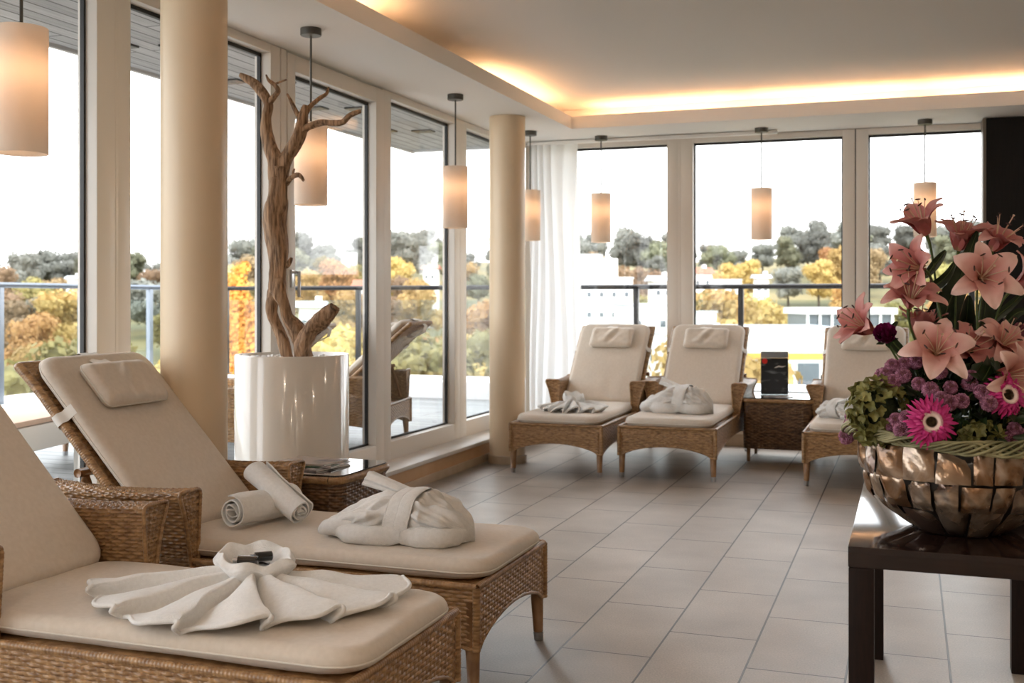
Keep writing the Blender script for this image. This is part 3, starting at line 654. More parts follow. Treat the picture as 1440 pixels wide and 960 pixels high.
def roll(p0, p1, R, turns, lab, seed=0, droop=0.0, th=.0055):
    p0 = Vector(p0); p1 = Vector(p1); ax = (p1 - p0); L = ax.length; ax.normalize(); s_ = ax.cross(Vector((0, 0, 1))).normalized(); u = s_.cross(ax)
    r = empty('rolled_towel', p0 - Vector((0, 0, 0)), 0, lab, 'towel', 'rolled towels on the second lounger')
    nA, nL = 46 * int(turns + 1), 26; a = np.linspace(0, turns * 2 * PI, nA)
    out = []
    for side in (0, 1):
        G = []
        for i, an in enumerate(a):
            q = i / (nA - 1); rr = .008 + (R - .008) * q - (th if side else 0)
            rr *= 1 + .07 * math.sin(2 * an + seed) * (.4 + .6 * (1 - q)) ; row = []
            for j in range(nL):
                w = j / (nL - 1); nz = mn.noise(Vector((an * .8, w * 3 + seed, q * 3))) * .006
                e = .010 * (1 - q) * math.sin(an * 1.3 + seed)
                fl = 1 - .10 * max(0, -math.sin(an)) * q
                tail = droop * max(0, (an - (turns - .18) * 2 * PI)) 
                P = p0 + ax * (w * L + e * (1 - 2 * w)) + (s_ * math.cos(an) + u * math.sin(an) * fl) * (rr + nz + tail)
                row.append(P[:])
            G.append(row)
        out.append(np.array(G))
    m = MB().grid(out[0]).grid(out[1], flip=True)
    for j in (0, -1): m.grid(np.stack([out[0][:, j], out[1][:, j]], 1), flip=(j == 0))
    m.grid(np.stack([out[0][-1], out[1][-1]], 1)); o = m.build('towel_roll', M['towel'], r, loc=p0); o.location = (0, 0, 0); return r
roll((-2.225, 3.325, .475), (-2.16, 3.62, .472), .064, 3.3, 'rolled white towel showing its spiral end, under the leaning one', 1)
roll((-2.035, 3.47, .462), (-2.27, 3.54, .590), .054, 3.1, 'rolled white towel leaning slantwise on top of the other roll', 2.2)
def robe(c, rz, lab, s=1.0, seed=0, name='folded_bathrobe'):
    r = empty(name, c, rz, lab, 'bathrobe'); tb = .18
    nt, nf = 150, 150; t = np.linspace(-1, 1, nt)[:, None]; f = np.linspace(0, 2 * PI, nf, endpoint=False)[None, :]
    hz = np.interp(t, [-1, -.9, -.6, -.3, 0, .18, .4, .7, .92, 1], [.035, .060, .095, .135, .166, .172, .164, .128, .085, .04])
    hy = np.interp(t, [-1, -.9, -.6, -.2, .18, .5, .8, .95, 1], [.045, .085, .125, .14, .120, .145, .130, .10, .05])
    pin = 1 - .10 * np.exp(-((t - tb) / .2) ** 2); calm = 1 - .9 * np.exp(-((t - tb) / .22) ** 4)
    cs, sn = np.cos(f), np.sin(f)
    up = np.sign(sn) * np.abs(sn) ** .85
    Y = hy * cs * pin; Z = hz * (.5 + .5 * up) * pin
    g = np.abs(t - tb)
    fold = .014 * np.sin(11 * f + 5 * g + seed) * np.exp(-g * 1.1) * (1 - np.exp(-(g / .06) ** 2)) + .008 * np.sin(6 * f - 7 * t + 1.4 + seed) * (1 - np.exp(-(g / .15) ** 2))
    crease = -.018 * np.exp(-((f - (PI * 1.5 + .95 + .35 * t)) / .11) ** 2) - .018 * np.exp(-((f - (1.15 + PI - .3 * t)) / .09) ** 2)
    Nn = np.zeros((nt, nf))
    for i in range(nt):
        for j in range(nf): Nn[i, j] = mn.noise(Vector((float(t[i, 0]) * 3.2 + seed, math.cos(f[0, j]) * 1.6, math.sin(f[0, j]) * 1.6))) + .6 * mn.noise(Vector((float(t[i, 0]) * 9 + seed, math.cos(f[0, j]) * 3.5, math.sin(f[0, j]) * 3.5)))
    d = fold + crease + Nn * .013 + .007 * np.sin(23 * f - 9 * g + 2 * seed) * np.exp(-g * 1.6) + .004 * np.sin(17 * f + 13 * t)
    endw = np.sqrt(np.clip(1 - np.abs(t) ** 8, 0, 1))
    d = d * calm
    Y = (Y + d * cs) * endw; Z = np.maximum(Z * endw ** .5 + d * np.maximum(sn, -.2), .002) ; X = .262 * t + .012 * sn * t + .010 * Nn
    A = np.stack([X + 0 * Y, Y, Z], -1) * s; m = MB().grid(A, closed_v=True)
    for e in (0, -1): k = len(m.v); m.v += [tuple(p) for p in A[e]]; m.f.append(tuple(range(k, k + nf))); m.n = len(m.v)
    m.build('robe_body', M['robe'], r)
    def D(t, a, p): return .16 * mn.noise(p * 22 + Vector((seed, 0, 0))) + .10 * math.sin(3 * a + 8 * t)
    S = lambda L: [tuple(q * s for q in p) for p in L]
    MB().tube(S([(-.165, -.105, .036), (-.12, -.135, .034), (-.05, -.142, .036), (.02, -.132, .036), (.07, -.115, .034)]), [.020 * s, .031 * s, .034 * s, .030 * s, .02 * s], 22, True, D).build('folded_hem', M['robe'], r)
    MB().tube(S([(-.25, -.02, .03), (-.23, -.08, .036), (-.17, -.095, .052), (-.09, -.10, .078), (0, -.09, .085)]), [.014 * s, .026 * s, .032 * s, .034 * s, .02 * s], 22, True, D).build('robe_fold', M['robe'], r)
    MB().tube(S([(.07, -.12, .034), (.13, -.135, .035), (.20, -.125, .036), (.245, -.09, .038), (.252, -.04, .04)]), [.024 * s, .033 * s, .034 * s, .028 * s, .016 * s], 22, True, D).build('robe_fold', M['robe'], r)
    # belt: two overlapping turns
    b = MB()
    for x0, w, k in ((.030, .026, 1.0), (.068, .024, 1.025)):
        G = []
        ff = np.linspace(0, 2 * PI, 90)
        for a in ff:
            cc, ss = math.cos(a), math.sin(a); row = []
            for e in np.linspace(-w, w, 9):
                yy_ = (.126 * cc + .008 * cc) * k; z_ = max(.003, .160 * (.5 + .5 * math.copysign(abs(ss) ** .85, ss)) * k + .007 * max(ss, 0)); ed = .004 * (1 - (e / w) ** 4)
                row.append((x0 + e + .012 * ss + .003 * math.sin(5 * a), yy_ + cc * ed, z_ + max(ss, 0) * ed))
            G.append(row)
        b.grid(np.array(G) * s)
        b.tube([tuple(g[0] * s if False else np.array(g[0]) * s) for g in G], .0022 * s, 6).tube([tuple(np.array(g[-1]) * s) for g in G], .0022 * s, 6)
    b.build('robe_belt', M['robe'], r)
    # sleeve end rising behind
    nu_, nv_ = 46, 30; G = []
    for i in range(nu_):
        q = i / (nu_ - 1); base = Vector((.03 - .17 * q, .05 + .03 * q, .142 + .045 * q))
        row = []
        for j in range(nv_):
            a = 2 * PI * j / nv_; rr = (.035 + .018 * q) * (1 + .18 * math.sin(3 * a + 2 * q) + .10 * math.sin(7 * a))
            row.append(((base + Vector((.01 * math.sin(a), rr * math.cos(a), rr * .42 * math.sin(a)))) * s)[:])
        G.append(row)
    G = np.array(G); sl = MB().grid(G, closed_v=True); H = G.copy(); ctr = H.mean(axis=1, keepdims=True); H = ctr + (H - ctr) * .86; sl.grid(H, closed_v=True, flip=True); sl.grid(np.stack([G[-1], H[-1]], 1), closed_u=True)
    sl.build('robe_sleeve', M['robe'], r); return r
robe((-1.635, 3.425, .409), .05, 'cream white bathrobe folded and tied with its belt on the second lounger')
robe((-1.56, 7.86, .409), -.12, 'white bathrobe bundled on the far lounger left of the dark side table', .98, 3.3).scale = (1, 1, 1.2)
robe((-.40, 7.80, .409), 2.5, 'white bathrobe bundled on the far right lounger behind the flowers', .8, 5.1)
# ------------------------------------------------------------------ dark console table
tb = empty('console_table', (.115, 3.465, 0), 0, 'dark brown lacquered table carrying the flower bowl', 'table')
TZ = .60
MB().box((-.26, -.555, TZ - .052), (.26, .555, TZ), .0025).build('table_top', M['espresso'], tb, smooth='auto')
for sx in (-1, 1):
    for sy in (-1, 1):
        x, y = sx * .2285, sy * .5235; MB().box((x - .0305, y - .0305, 0), (x + .0305, y + .0305, TZ - .053), .002).build('leg', M['espleg'], tb, smooth='auto')
# ------------------------------------------------------------------ shell bowl
BX, BY = .129, 3.235
bw = empty('flower_bowl', (BX, BY, TZ), 0, 'round bowl clad in bronze mother of pearl tiles on the dark table', 'bowl')
PRO = [(0, .115), (.02, .138), (.055, .178), (.10, .224), (.145, .246), (.185, .254), (.235, .252)]
rz_ = lambda z: np.interp(z, [a for a, b in PRO], [b for a, b in PRO])
MB().lathe([(0, 0)] + [(b - .006, a) for a, b in PRO] + [(.240, .235), (.236, .20), (.0, .18)], n=72).build('bowl_body', mat('bowl_black', (.012, .01, .008), .3), bw)
m = MB(); rr2 = random.Random(3); zrow = [(.004, .078), (.080, .157), (.158, .240)]
for k, (z0, z1) in enumerate(zrow):
    n = (15, 21, 22)[k]; a = rr2.random(); cuts = np.cumsum([rr2.uniform(.7, 1.3) for _ in range(n)]); cuts = cuts / cuts[-1] * 2 * PI + a; prev = cuts[-1] - 2 * PI
    for c_ in cuts:
        g = .013; tilt = rr2.uniform(-.009, .009); bl = rr2.uniform(.003, .012); sk = rr2.uniform(-.03, .03); zt = rr2.uniform(-.012, .010); G = []; tw = rr2.uniform(-.006, .006)
        for i in range(13):
            u = i / 12; row = []
            for j in range(13):
                v = j / 12; z = z0 + (z1 + zt - z0) * v; an = prev + g + (c_ - prev - 2 * g) * (u + sk * (v - .5)); e = min(1, min(u, 1 - u, v, 1 - v) * 5)
                R_ = rz_(min(max(z, 0), .235)) + bl * math.sin(PI * u) * (.4 + .6 * math.sin(PI * v)) + .004 * e + tilt * (v - .5) * 2 + tw * (u - .5) * 2 + .012 * (1 - v) ** 2 * (k > 0) - .002 + .0022 * math.sin(9 * u + 7 * v + c_ * 5)
                row.append((R_ * math.cos(an), R_ * math.sin(an), z))
            G.append(row)
        m.grid(np.array(G)); prev = c_
def pearl():
    t = NT('mother_of_pearl'); tc = t.node('ShaderNodeTexCoord'); b = t.node('ShaderNodeBsdfPrincipled', Roughness=.24, Metallic=.65); b.inputs['Coat Weight'].default_value = .5
    gi = t.node('ShaderNodeNewGeometry'); n1 = t.node('ShaderNodeTexNoise', Scale=9, Detail=5); n1.inputs['Distortion'].default_value = 1.2; t.link(tc.outputs['Object'], n1.inputs[0])
    ad = t.node('ShaderNodeMath', operation='ADD'); mu = t.node('ShaderNodeMath', operation='MULTIPLY'); mu.inputs[1].default_value = .5; t.link(gi.outputs['Random Per Island'], mu.inputs[0])
    t.link(n1.outputs[0], ad.inputs[0]); t.link(mu.outputs[0], ad.inputs[1])
    c = ramp(t, ad.outputs[0], [(.35, (.06, .032, .018)), (.6, (.26, .135, .062)), (.8, (.44, .33, .24)), (1, (.12, .07, .05))]); t.link(c, b.inputs['Base Color'])
    n2 = t.node('ShaderNodeTexNoise', Scale=38, Detail=3); t.link(tc.outputs['Object'], n2.inputs[0]); bp = t.node('ShaderNodeBump', Strength=.6, Distance=.004); t.link(n2.outputs[0], bp.inputs['Height']); t.link(bp.outputs[0], b.inputs['Normal'])
    t.link(b.outputs[0], t.out.inputs[0]); return t.m
m.build('shell_tiles', pearl(), bw)
moss = mat('moss', (.010, .018, .006), .9, col2=(.035, .05, .018), nscale=50, bump=.8, bscale=120)
m = MB(); n = 60; G = []
for i in range(n):
    a = 2 * PI * i / n; G.append([(q * .235 * math.cos(a), q * .235 * math.sin(a), .20 + .10 * math.cos(q * PI / 2) + .012 * mn.noise(Vector((q * 6 * math.cos(a), q * 6 * math.sin(a), 1)))) for q in np.linspace(0, 1, 16)])
m.grid(np.array(G), closed_u=True); m.build('moss_filling', moss, bw)
# braided grass ring resting on the rim
gr = empty('grass_wreath', (BX, BY, TZ + .262), 0, 'twisted wreath of dry green grass lying round the rim of the shell bowl', 'wreath')
grass = mat('dry_grass', (.12, .12, .05), .5, col2=(.33, .30, .16), nscale=14, rnd_obj=None)
for s_ in range(9):
    m = MB(); P = []; o_ = s_ * 2 * PI / 9
    for i in range(260):
        a = 2 * PI * i / 259; w = a * 9 + o_; rr = .288 + .012 * math.cos(w) + .010 * math.sin(2 * a + s_); zz_ = .014 * math.sin(w) + .010 * math.sin(a * 2 + 1) + .004 * math.sin(5 * a + s_)
        P.append((rr * math.cos(a), rr * math.sin(a), zz_))
    m.tube(P, .0036, 7, False); m.build('grass_strand', grass, gr)
# ------------------------------------------------------------------ flowers
FD = 3.06
CF = Vector((*[-q for q in FW], 0)); CR = Vector((*RT, 0))
def dirv(a, b, c): return (CR * a + Vector((0, 0, b)) + CF * c).normalized()
def orient(d, spin=0.0): return d.to_track_quat('Z', 'Y') @ Euler((0, 0, spin)).to_quaternion()
def petal_mat(name, stops):
    t = NT(name); tc = t.node('ShaderNodeTexCoord'); ml = t.node('ShaderNodeVectorMath', operation='MULTIPLY'); ml.inputs[1].default_value = (1, 1, .35); t.link(tc.outputs['Object'], ml.inputs[0])
    ln = t.node('ShaderNodeVectorMath', operation='LENGTH'); t.link(ml.outputs[0], ln.inputs[0]); mu = t.node('ShaderNodeMath', operation='MULTIPLY'); mu.inputs[1].default_value = 9.5; t.link(ln.outputs['Value'], mu.inputs[0])
    nz = t.node('ShaderNodeTexNoise', Scale=34, Detail=3); t.link(tc.outputs['Object'], nz.inputs[0]); ad = t.node('ShaderNodeMath', operation='MULTIPLY_ADD'); ad.inputs[1].default_value = .34; t.link(nz.outputs[0], ad.inputs[0]); t.link(mu.outputs[0], ad.inputs[2])
    c = ramp(t, ad.outputs[0], stops); b = t.node('ShaderNodeBsdfPrincipled', Roughness=.42); t.link(c, b.inputs['Base Color']); tr = t.node('ShaderNodeBsdfTranslucent'); t.link(c, tr.inputs[0]); mx = t.node('ShaderNodeMixShader'); mx.inputs[0].default_value = .28
    t.link(b.outputs[0], mx.inputs[1]); t.link(tr.outputs[0], mx.inputs[2]); t.link(mx.outputs[0], t.out.inputs[0]); return t.m
pet = petal_mat('lily_petal', [(.14, (.42, .38, .16)), (.30, (.56, .17, .16)), (.62, (.66, .27, .25)), (1.0, (.80, .48, .43))])
pet2 = petal_mat('lily_petal_pale', [(.14, (.45, .42, .18)), (.30, (.62, .24, .20)), (.62, (.74, .38, .33)), (1.0, (.88, .64, .57))])
stem_m = mat('flower_stem', (.05, .085, .02), .5, col2=(.09, .13, .035), nscale=30)
leaf_m = mat('dark_leaf', (.010, .024, .008), .35, col2=(.026, .048, .015), nscale=9, stretch=(1, 1, 3), trans=.08)
anther = mat('lily_anther', (.05, .016, .012), .7); filam = mat('lily_filament', (.62, .42, .28), .5)
def lily_data(openness, L, mm, seed):
    """meshes of one bloom, axis +z"""
    rr = random.Random(seed); parts = []
    for k in range(6):
        outer = k % 2; m = MB(); a = k * PI / 3 + rr.uniform(-.12, .12); o = openness * rr.uniform(.85, 1.15); l = L * rr.uniform(.92, 1.08)
        ca, sa2 = math.cos(a), math.sin(a); sp = []; wd = []; nm = []
        r_, z_, an = .003, 0, .28
        for i in range(18):
            t = i / 17; an = .22 + o * (.55 * sstep(.12, .6, t) + 1.15 * t ** 3) * 1.25 + (.0 if not outer else .10)
            if i: r_ += math.sin(an) * l / 17; z_ += math.cos(an) * l / 17
            sp.append((r_ * ca, r_ * sa2, z_)); wd.append((.0040 + (.0185 if outer else .0260) * (L / .115) * math.sin(PI * min(1, t * .93 + .07)) ** .85) * (1 if t < .97 else .35)); nm.append((-math.cos(an) * ca, -math.cos(an) * sa2, math.sin(an)))
        # ruffled blade
        top = []
        for i in range(18):
            t = i / 17; p = Vector(sp[i]); nn = Vector(nm[i]); sd = Vector((-sa2, ca, 0)); row = []
            for q in np.linspace(-1, 1, 9):
                row.append((p + sd * wd[i] * q + nn * (wd[i] * ((.62 - .75 * t) * q * q - .12 * (1 - abs(q)) ** 2) + .0030 * math.sin(13 * t + 3 * q + k) * abs(q)))[:])
            top.append((row, nn))
        A = np.array([r for r, _ in top]); N = np.array([n_[:] for _, n_ in top])[:, None, :]
        m.grid(A); m.grid(A - N * .0009, flip=True); me = m.build('petal', mm).data; parts.append(('petal', me))
    m = MB(); am_ = []
    for k in range(6):
        am = MB(); am_.append(am); a = k * PI / 3 + .4; q = .30 + .12 * openness; P = [(.002 * math.cos(a), .002 * math.sin(a), .004)]
        for t in (.35, .7, 1): P.append((q * L * .78 * t ** 1.4 * math.cos(a), q * L * .78 * t ** 1.4 * math.sin(a), L * .80 * t))
        m.tube(P, [.0019, .0016, .0014, .0012], 6); e = Vector(P[-1]); d = Vector((-math.sin(a), math.cos(a), .15)) * .008
        am.tube([e - d, e - d * .5, e + d * .5, e + d], [.0008, .0022, .0022, .0008], 7)
    m.tube([(0, 0, 0), (.002, 0, L * .5), (.004, .002, L * .93)], [.0018, .0015, .0015], 7); m.tube([(.004, .002, L * .92), (.004, .002, L * .95)], [.003, .0034], 8)
    parts += [('stamens', m.build('stamens', filam).data), *[('anther', q.build('anther', anther).data) for q in am_]]
    for o in [o for o in COL.objects if o.data in [p for _, p in parts]]: bpy.data.objects.remove(o)
    return parts
LV = {'wide': lily_data(1.0, .118, pet, 1), 'half': lily_data(.62, .118, pet, 2), 'big': lily_data(.92, .132, pet2, 3), 'cup': lily_data(.38, .105, pet, 4), 'wide2': lily_data(1.12, .115, pet2, 5)}
FOOT = Vector((BX, BY, TZ + .25))
def stem_part(root, start, dirn, end=None, r0=.0032, r1=.0026, leaf=0):
    """stem in world space parented under a bloom whose rotation is applied"""
    end = end or FOOT + Vector((rnd.uniform(-.06, .06), rnd.uniform(-.06, .06), 0))
    mid1 = start - dirn * .07; mid2 = start.lerp(end, .55) + Vector((0, 0, .02)); pts = []
    for i in range(15):
        t = i / 14; pts.append(((1 - t) ** 3) * start + 3 * (1 - t) ** 2 * t * mid1 + 3 * (1 - t) * t * t * mid2 + t ** 3 * end)
    m = MB().tube(pts, [r0 + .002 * max(0, 1 - i / 3) for i in range(15)], 8); 
    Mi = root.matrix_basis.inverted(); m.v = [(Mi @ Vector(p))[:] for p in m.v]; m.build('stem', stem_m, root)
def lily(px, py, dd, d, kind, lab, spin=0):
    dv = dirv(*d); r = empty('lily', at(px, py, FD + dd), 0, lab, 'flower', 'pink lilies in the bowl'); r.rotation_euler = orient(dv, spin).to_euler()
    r.matrix_basis = Matrix.LocRotScale(r.location, r.rotation_euler, None)
    for nm, me in LV[kind]: o = bpy.data.objects.new(nm, me); COL.objects.link(o); o.parent = r
    stem_part(r, Vector(r.location), dv)
lily(1303, 330, .00, (-.42, .78, .15), 'half', 'topmost pink lily of the bouquet, seen from the side against the lamp', .5)
lily(1298, 378, -.06, (-.80, .16, .50), 'half', 'pink lily facing left just below the topmost one', .2)
lily(1348, 352, .02, (.02, .88, .30), 'half', 'pink lily opening upwards at the top, right of the topmost one', .9)
lily(1396, 352, .00, (.30, .80, .45), 'wide', 'pink lily at the top right of the bouquet against the dark door', .1)
lily(1378, 392, -.12, (-.12, .22, .95), 'big', 'large pale pink lily facing the camera in the upper right of the bouquet', .6)
lily(1278, 432, -.08, (-.02, .78, .55), 'wide', 'pink lily spread open above the magenta rose, left of the broad leaf', .35)
lily(1226, 466, .02, (-.80, .42, .25), 'half', 'leftmost pink lily, pointing away from the bouquet to the left', .7)
lily(1292, 478, .02, (.05, .92, .12), 'cup', 'closed pink lily standing upright right of the magenta rose', 0)
lily(1316, 500, -.16, (-.22, .45, .85), 'big', 'large pink lily hanging over the purple pompons in the middle', .2)
lily(1352, 500, -.10, (.20, .55, .75), 'wide', 'pink lily right of the large middle one', .5)
lily(1402, 492, -.10, (.25, .62, .70), 'wide2', 'pink lily with dark anthers below the dark door handle', .8)
lily(1400, 528, -.18, (.55, -.05, .80), 'big', 'peach pink lily drooping towards the right over the magenta gerbera', .3)
lily(1424, 408, -.02, (.65, .45, .40), 'half', 'pink lily at the right edge beside the large upper one', .9)
lily(1440, 462, .06, (.70, .40, .40), 'cup', 'pink lily cut by the right edge of the picture', .2)
# pompon chrysanthemums
mum1 = mat('pompon_petal', (.17, .045, .09), .6, col2=(.50, .22, .34), nscale=90, lo=.35, hi=.65)
mum2 = mat('pompon_centre', (.22, .09, .07), .7, col2=(.10, .02, .06), nscale=200)
def pompon(R, seed):
    rr = random.Random(seed); m = MB(); c = MB(); n = 230
    for i in range(n):
        z = 1 - 2 * (i + .5) / n; a = i * 2.39996; q = math.sqrt(1 - z * z); d = Vector((q * math.cos(a), q * math.sin(a), z)); 
        if z < -.8: continue
        l = R * (1 + rr.uniform(-.06, .10)) * (.86 if z > .85 else 1) * (1 if z > -.2 else .92); s1 = d.orthogonal().normalized(); s2 = d.cross(s1); w = R * .13
        b0 = d * R * .6; tip = d * l + Vector((0, 0, .0)); k = len(m.v)
        V = [b0 + s1 * w * .6, b0 + s2 * w * .6, b0 - s1 * w * .6, b0 - s2 * w * .6, d * l * .95 + s1 * w, d * l * .95 + s2 * w, d * l * .95 - s1 * w, d * l * .95 - s2 * w, tip * 1.0]
        tgt = c if z > .90 else m
        tgt.add([v[:] for v in V], [(0, 1, 5, 4), (1, 2, 6, 5), (2, 3, 7, 6), (3, 0, 4, 7), (4, 5, 8), (5, 6, 8), (6, 7, 8), (7, 4, 8)])
    bm = bmesh.new(); bmesh.ops.create_icosphere(bm, subdivisions=2, radius=R * .72); m.frombm(bm)
    a = m.build('petals', mum1); b = c.build('flower_centre', mum2); da, db = a.data, b.data; bpy.data.objects.remove(a); bpy.data.objects.remove(b); return da, db
PM = [pompon(.0200, 1), pompon(.0180, 2), pompon(.0215, 3)]
cl = {'a': 'purple pompon flower in the cluster above the green hydrangea on the left', 'b': 'purple pompon flower at the far left just above the grass wreath', 'c': 'purple pompon flower in the middle cluster above the large magenta gerbera',
      'd': 'purple pompon flower between the green hydrangea and the large magenta gerbera', 'e': 'purple pompon flower in the lower right cluster over the bowl rim', 'f': 'purple pompon flower in the cluster left of the right-hand gerbera'}
mums = [(285, 165, 'a'), (335, 155, 'a'), (330, 205, 'a'), (290, 230, 'a'), (262, 195, 'a'), (245, 205, 'a'), (382, 148, 'a'), (395, 240, 'c'), (445, 265, 'c'), (483, 190, 'c'), (530, 255, 'c'), (525, 318, 'c'), (575, 312, 'c'), (490, 300, 'c'),
        (612, 240, 'f'), (660, 275, 'f'), (618, 210, 'f'), (690, 322, 'f'), (655, 240, 'f'), (300, 390, 'd'), (325, 435, 'd'), (345, 382, 'd'), (278, 410, 'd'), (155, 430, 'b'), (110, 410, 'b'), (112, 378, 'b'), (92, 462, 'b'), (775, 472, 'e'), (797, 428, 'e'), (832, 488, 'e'), (830, 455, 'e'), (800, 500, 'e')]
HC = Vector((BX, BY, TZ + .22))
for i, (x, y, c_) in enumerate(mums):
    px, py = 1160 + x / 3, 460 + y / 3; u = (px - 1350) / 140; dd = -.30 * math.sqrt(max(0, 1 - min(1, u * u))) * (.55 + .45 * min(1, (py - 500) / 80)) + rnd.uniform(-.015, .015)
    p = at(px, py, 3.08 + dd); dv = (p - HC).normalized(); dv = (dv * .6 + CF * .6 + Vector((0, 0, .15))).normalized()
    r = empty('pompon_flower', p, 0, cl[c_], 'flower', 'purple pompon flowers, ' + {'a': 'upper left', 'b': 'far left', 'c': 'middle', 'd': 'centre left', 'e': 'lower right', 'f': 'centre right'}[c_] + ' cluster'); r.rotation_euler = orient(dv, i).to_euler(); r.matrix_basis = Matrix.LocRotScale(r.location, r.rotation_euler, None)
    da, db = PM[i % 3]
    for nm, me in (('petals', da), ('flower_centre', db)): o = bpy.data.objects.new(nm, me); COL.objects.link(o); o.parent = r
    stem_part(r, p - dv * .012, dv, HC + Vector((rnd.uniform(-.1, .1), rnd.uniform(-.1, .1), .02)), .0018)
# gerberas
ger = mat('gerbera_petal', (.52, .012, .16), .5, col2=(.70, .05, .30), nscale=40, trans=.2); gerw = mat('gerbera_inner_ray', (.88, .68, .62), .5); gerc = mat('gerbera_disc', (.02, .008, .004), .8, col2=(.20, .13, .05), nscale=160)
def gerbera(px, py, dd, d, R, lab, seed):
    rr = random.Random(seed); dv = dirv(*d); r = empty('gerbera', at(px, py, FD + dd), 0, lab, 'flower', 'magenta gerberas'); r.rotation_euler = orient(dv).to_euler(); r.matrix_basis = Matrix.LocRotScale(r.location, r.rotation_euler, None)
    m = MB(); w = MB()
    for lay, (n, l, z0, b) in enumerate(((30, 1.0, 0, .12), (26, .86, .003, .22), (24, .66, .006, .32))):
        for k in range(n):
            a = 2 * PI * (k + rr.uniform(-.25, .25)) / n + lay; L = R * l * rr.uniform(.85, 1.06); c, s = math.cos(a), math.sin(a); bend = b + rr.uniform(-.12, .18); P = []
            for i in range(7):
                t = i / 6; q = .014 + (L - .014) * t; P.append((q * c - .003 * s * math.sin(3 * t) * rr.choice((-1, 1)), q * s, z0 + .010 * math.sin(t * 2.2) * (bend * 4) - .012 * t * t + .002))
            m.strip(P, [.0018, .0030, .0038, .0042, .0042, .0034, .0008], (0, 0, 1), .0005, .25, 5)
    for k in range(64):
        a = 2 * PI * k / 64; c, s = math.cos(a), math.sin(a); w.strip([(.012 * c, .012 * s, .012), (.018 * c, .018 * s, .0185), (R * .40 * c, R * .40 * s, .019)], [.0008, .0010, .0003], (0, 0, 1), .0004, 0, 3)
    m.build('petals', ger, r); w.build('inner_rays', gerw, r)
    g = MB()
    for k in range(260):
        q = math.sqrt((k + .5) / 260) * .0165; a = k * 2.39996; h = .011 + .004 * math.sin(q / .0165 * PI); g.tube([(q * math.cos(a), q * math.sin(a), h - .004), (q * math.cos(a) * 1.05, q * math.sin(a) * 1.05, h + .002)], [.0009, .0004], 5)
    g.lathe([(0, .011), (.016, .010), (.017, 0), (0, -.004)], n=24); g.build('flower_disc', gerc, r); stem_part(r, Vector(r.location), dv, HC, .003)
gerbera(1308, 593, -.30, (-.12, .12, 1), .067, 'magenta gerbera facing the camera in the lower middle of the bouquet', 1)
gerbera(1414, 556, -.24, (.18, .25, .9), .062, 'magenta gerbera at the right side under the drooping lily', 2)
# dark magenta roses
rose_m = mat('rose_petal', (.13, .006, .045), .5, col2=(.26, .012, .12), nscale=30, trans=.12); rose2 = mat('rose_petal_mauve', (.30, .08, .12), .5, col2=(.42, .16, .2), nscale=30, trans=.12)
def rose(px, py, dd, d, R, mm, lab, seed):
    rr = random.Random(seed); dv = dirv(*d); r = empty('rose', at(px, py, FD + dd), 0, lab, 'flower'); r.rotation_euler = orient(dv).to_euler(); r.matrix_basis = Matrix.LocRotScale(r.location, r.rotation_euler, None); m = MB()
    for lay in range(6):
        n = 3 + lay; rad = R * (.16 + .13 * lay); 
        for k in range(n):
            a0 = 2 * PI * k / n + lay * .9; sp = 2 * PI / n * .72; G = []
            for i in range(12):
                u = i / 11 * 2 - 1; row = []
                for j in range(9):
                    v = j / 8; q = rad * (.35 + .65 * math.sin(v * PI / 2)) * (1 + .03 * lay * v ** 4) + .0012 * math.sin(6 * u + lay + k) * v; a = a0 + u * sp * (.5 + .5 * math.sin(PI * min(1, v * .6 + .25))); z = R * (1.9 - .07 * lay) * v * (1 - .12 * u * u) - R * .55
                    row.append((q * math.cos(a), q * math.sin(a), z - (.02 * R * lay * v ** 3)))
                G.append(row)
            m.grid(np.array(G))
    m.build('petals', mm, r); s = MB()
    for k in range(5): a = 2 * PI * k / 5; s.strip([(0, 0, -R * .5), (R * .5 * math.cos(a), R * .5 * math.sin(a), -R * .45), (R * .95 * math.cos(a), R * .95 * math.sin(a), -R * .2)], [.004, .007, .001], (0, 0, 1), .0006, .1)
    s.build('sepals', leaf_m, r); stem_part(r, Vector(r.location) - dv * R * .4, dv, None, .003)
rose(1246, 474, -.10, (-.35, .45, .7), .032, rose_m, 'dark magenta rose at the left among the lilies', 1)
rose(1426, 472, .04, (.4, .3, .7), .032, rose2, 'mauve rose at the right behind the lilies', 2)
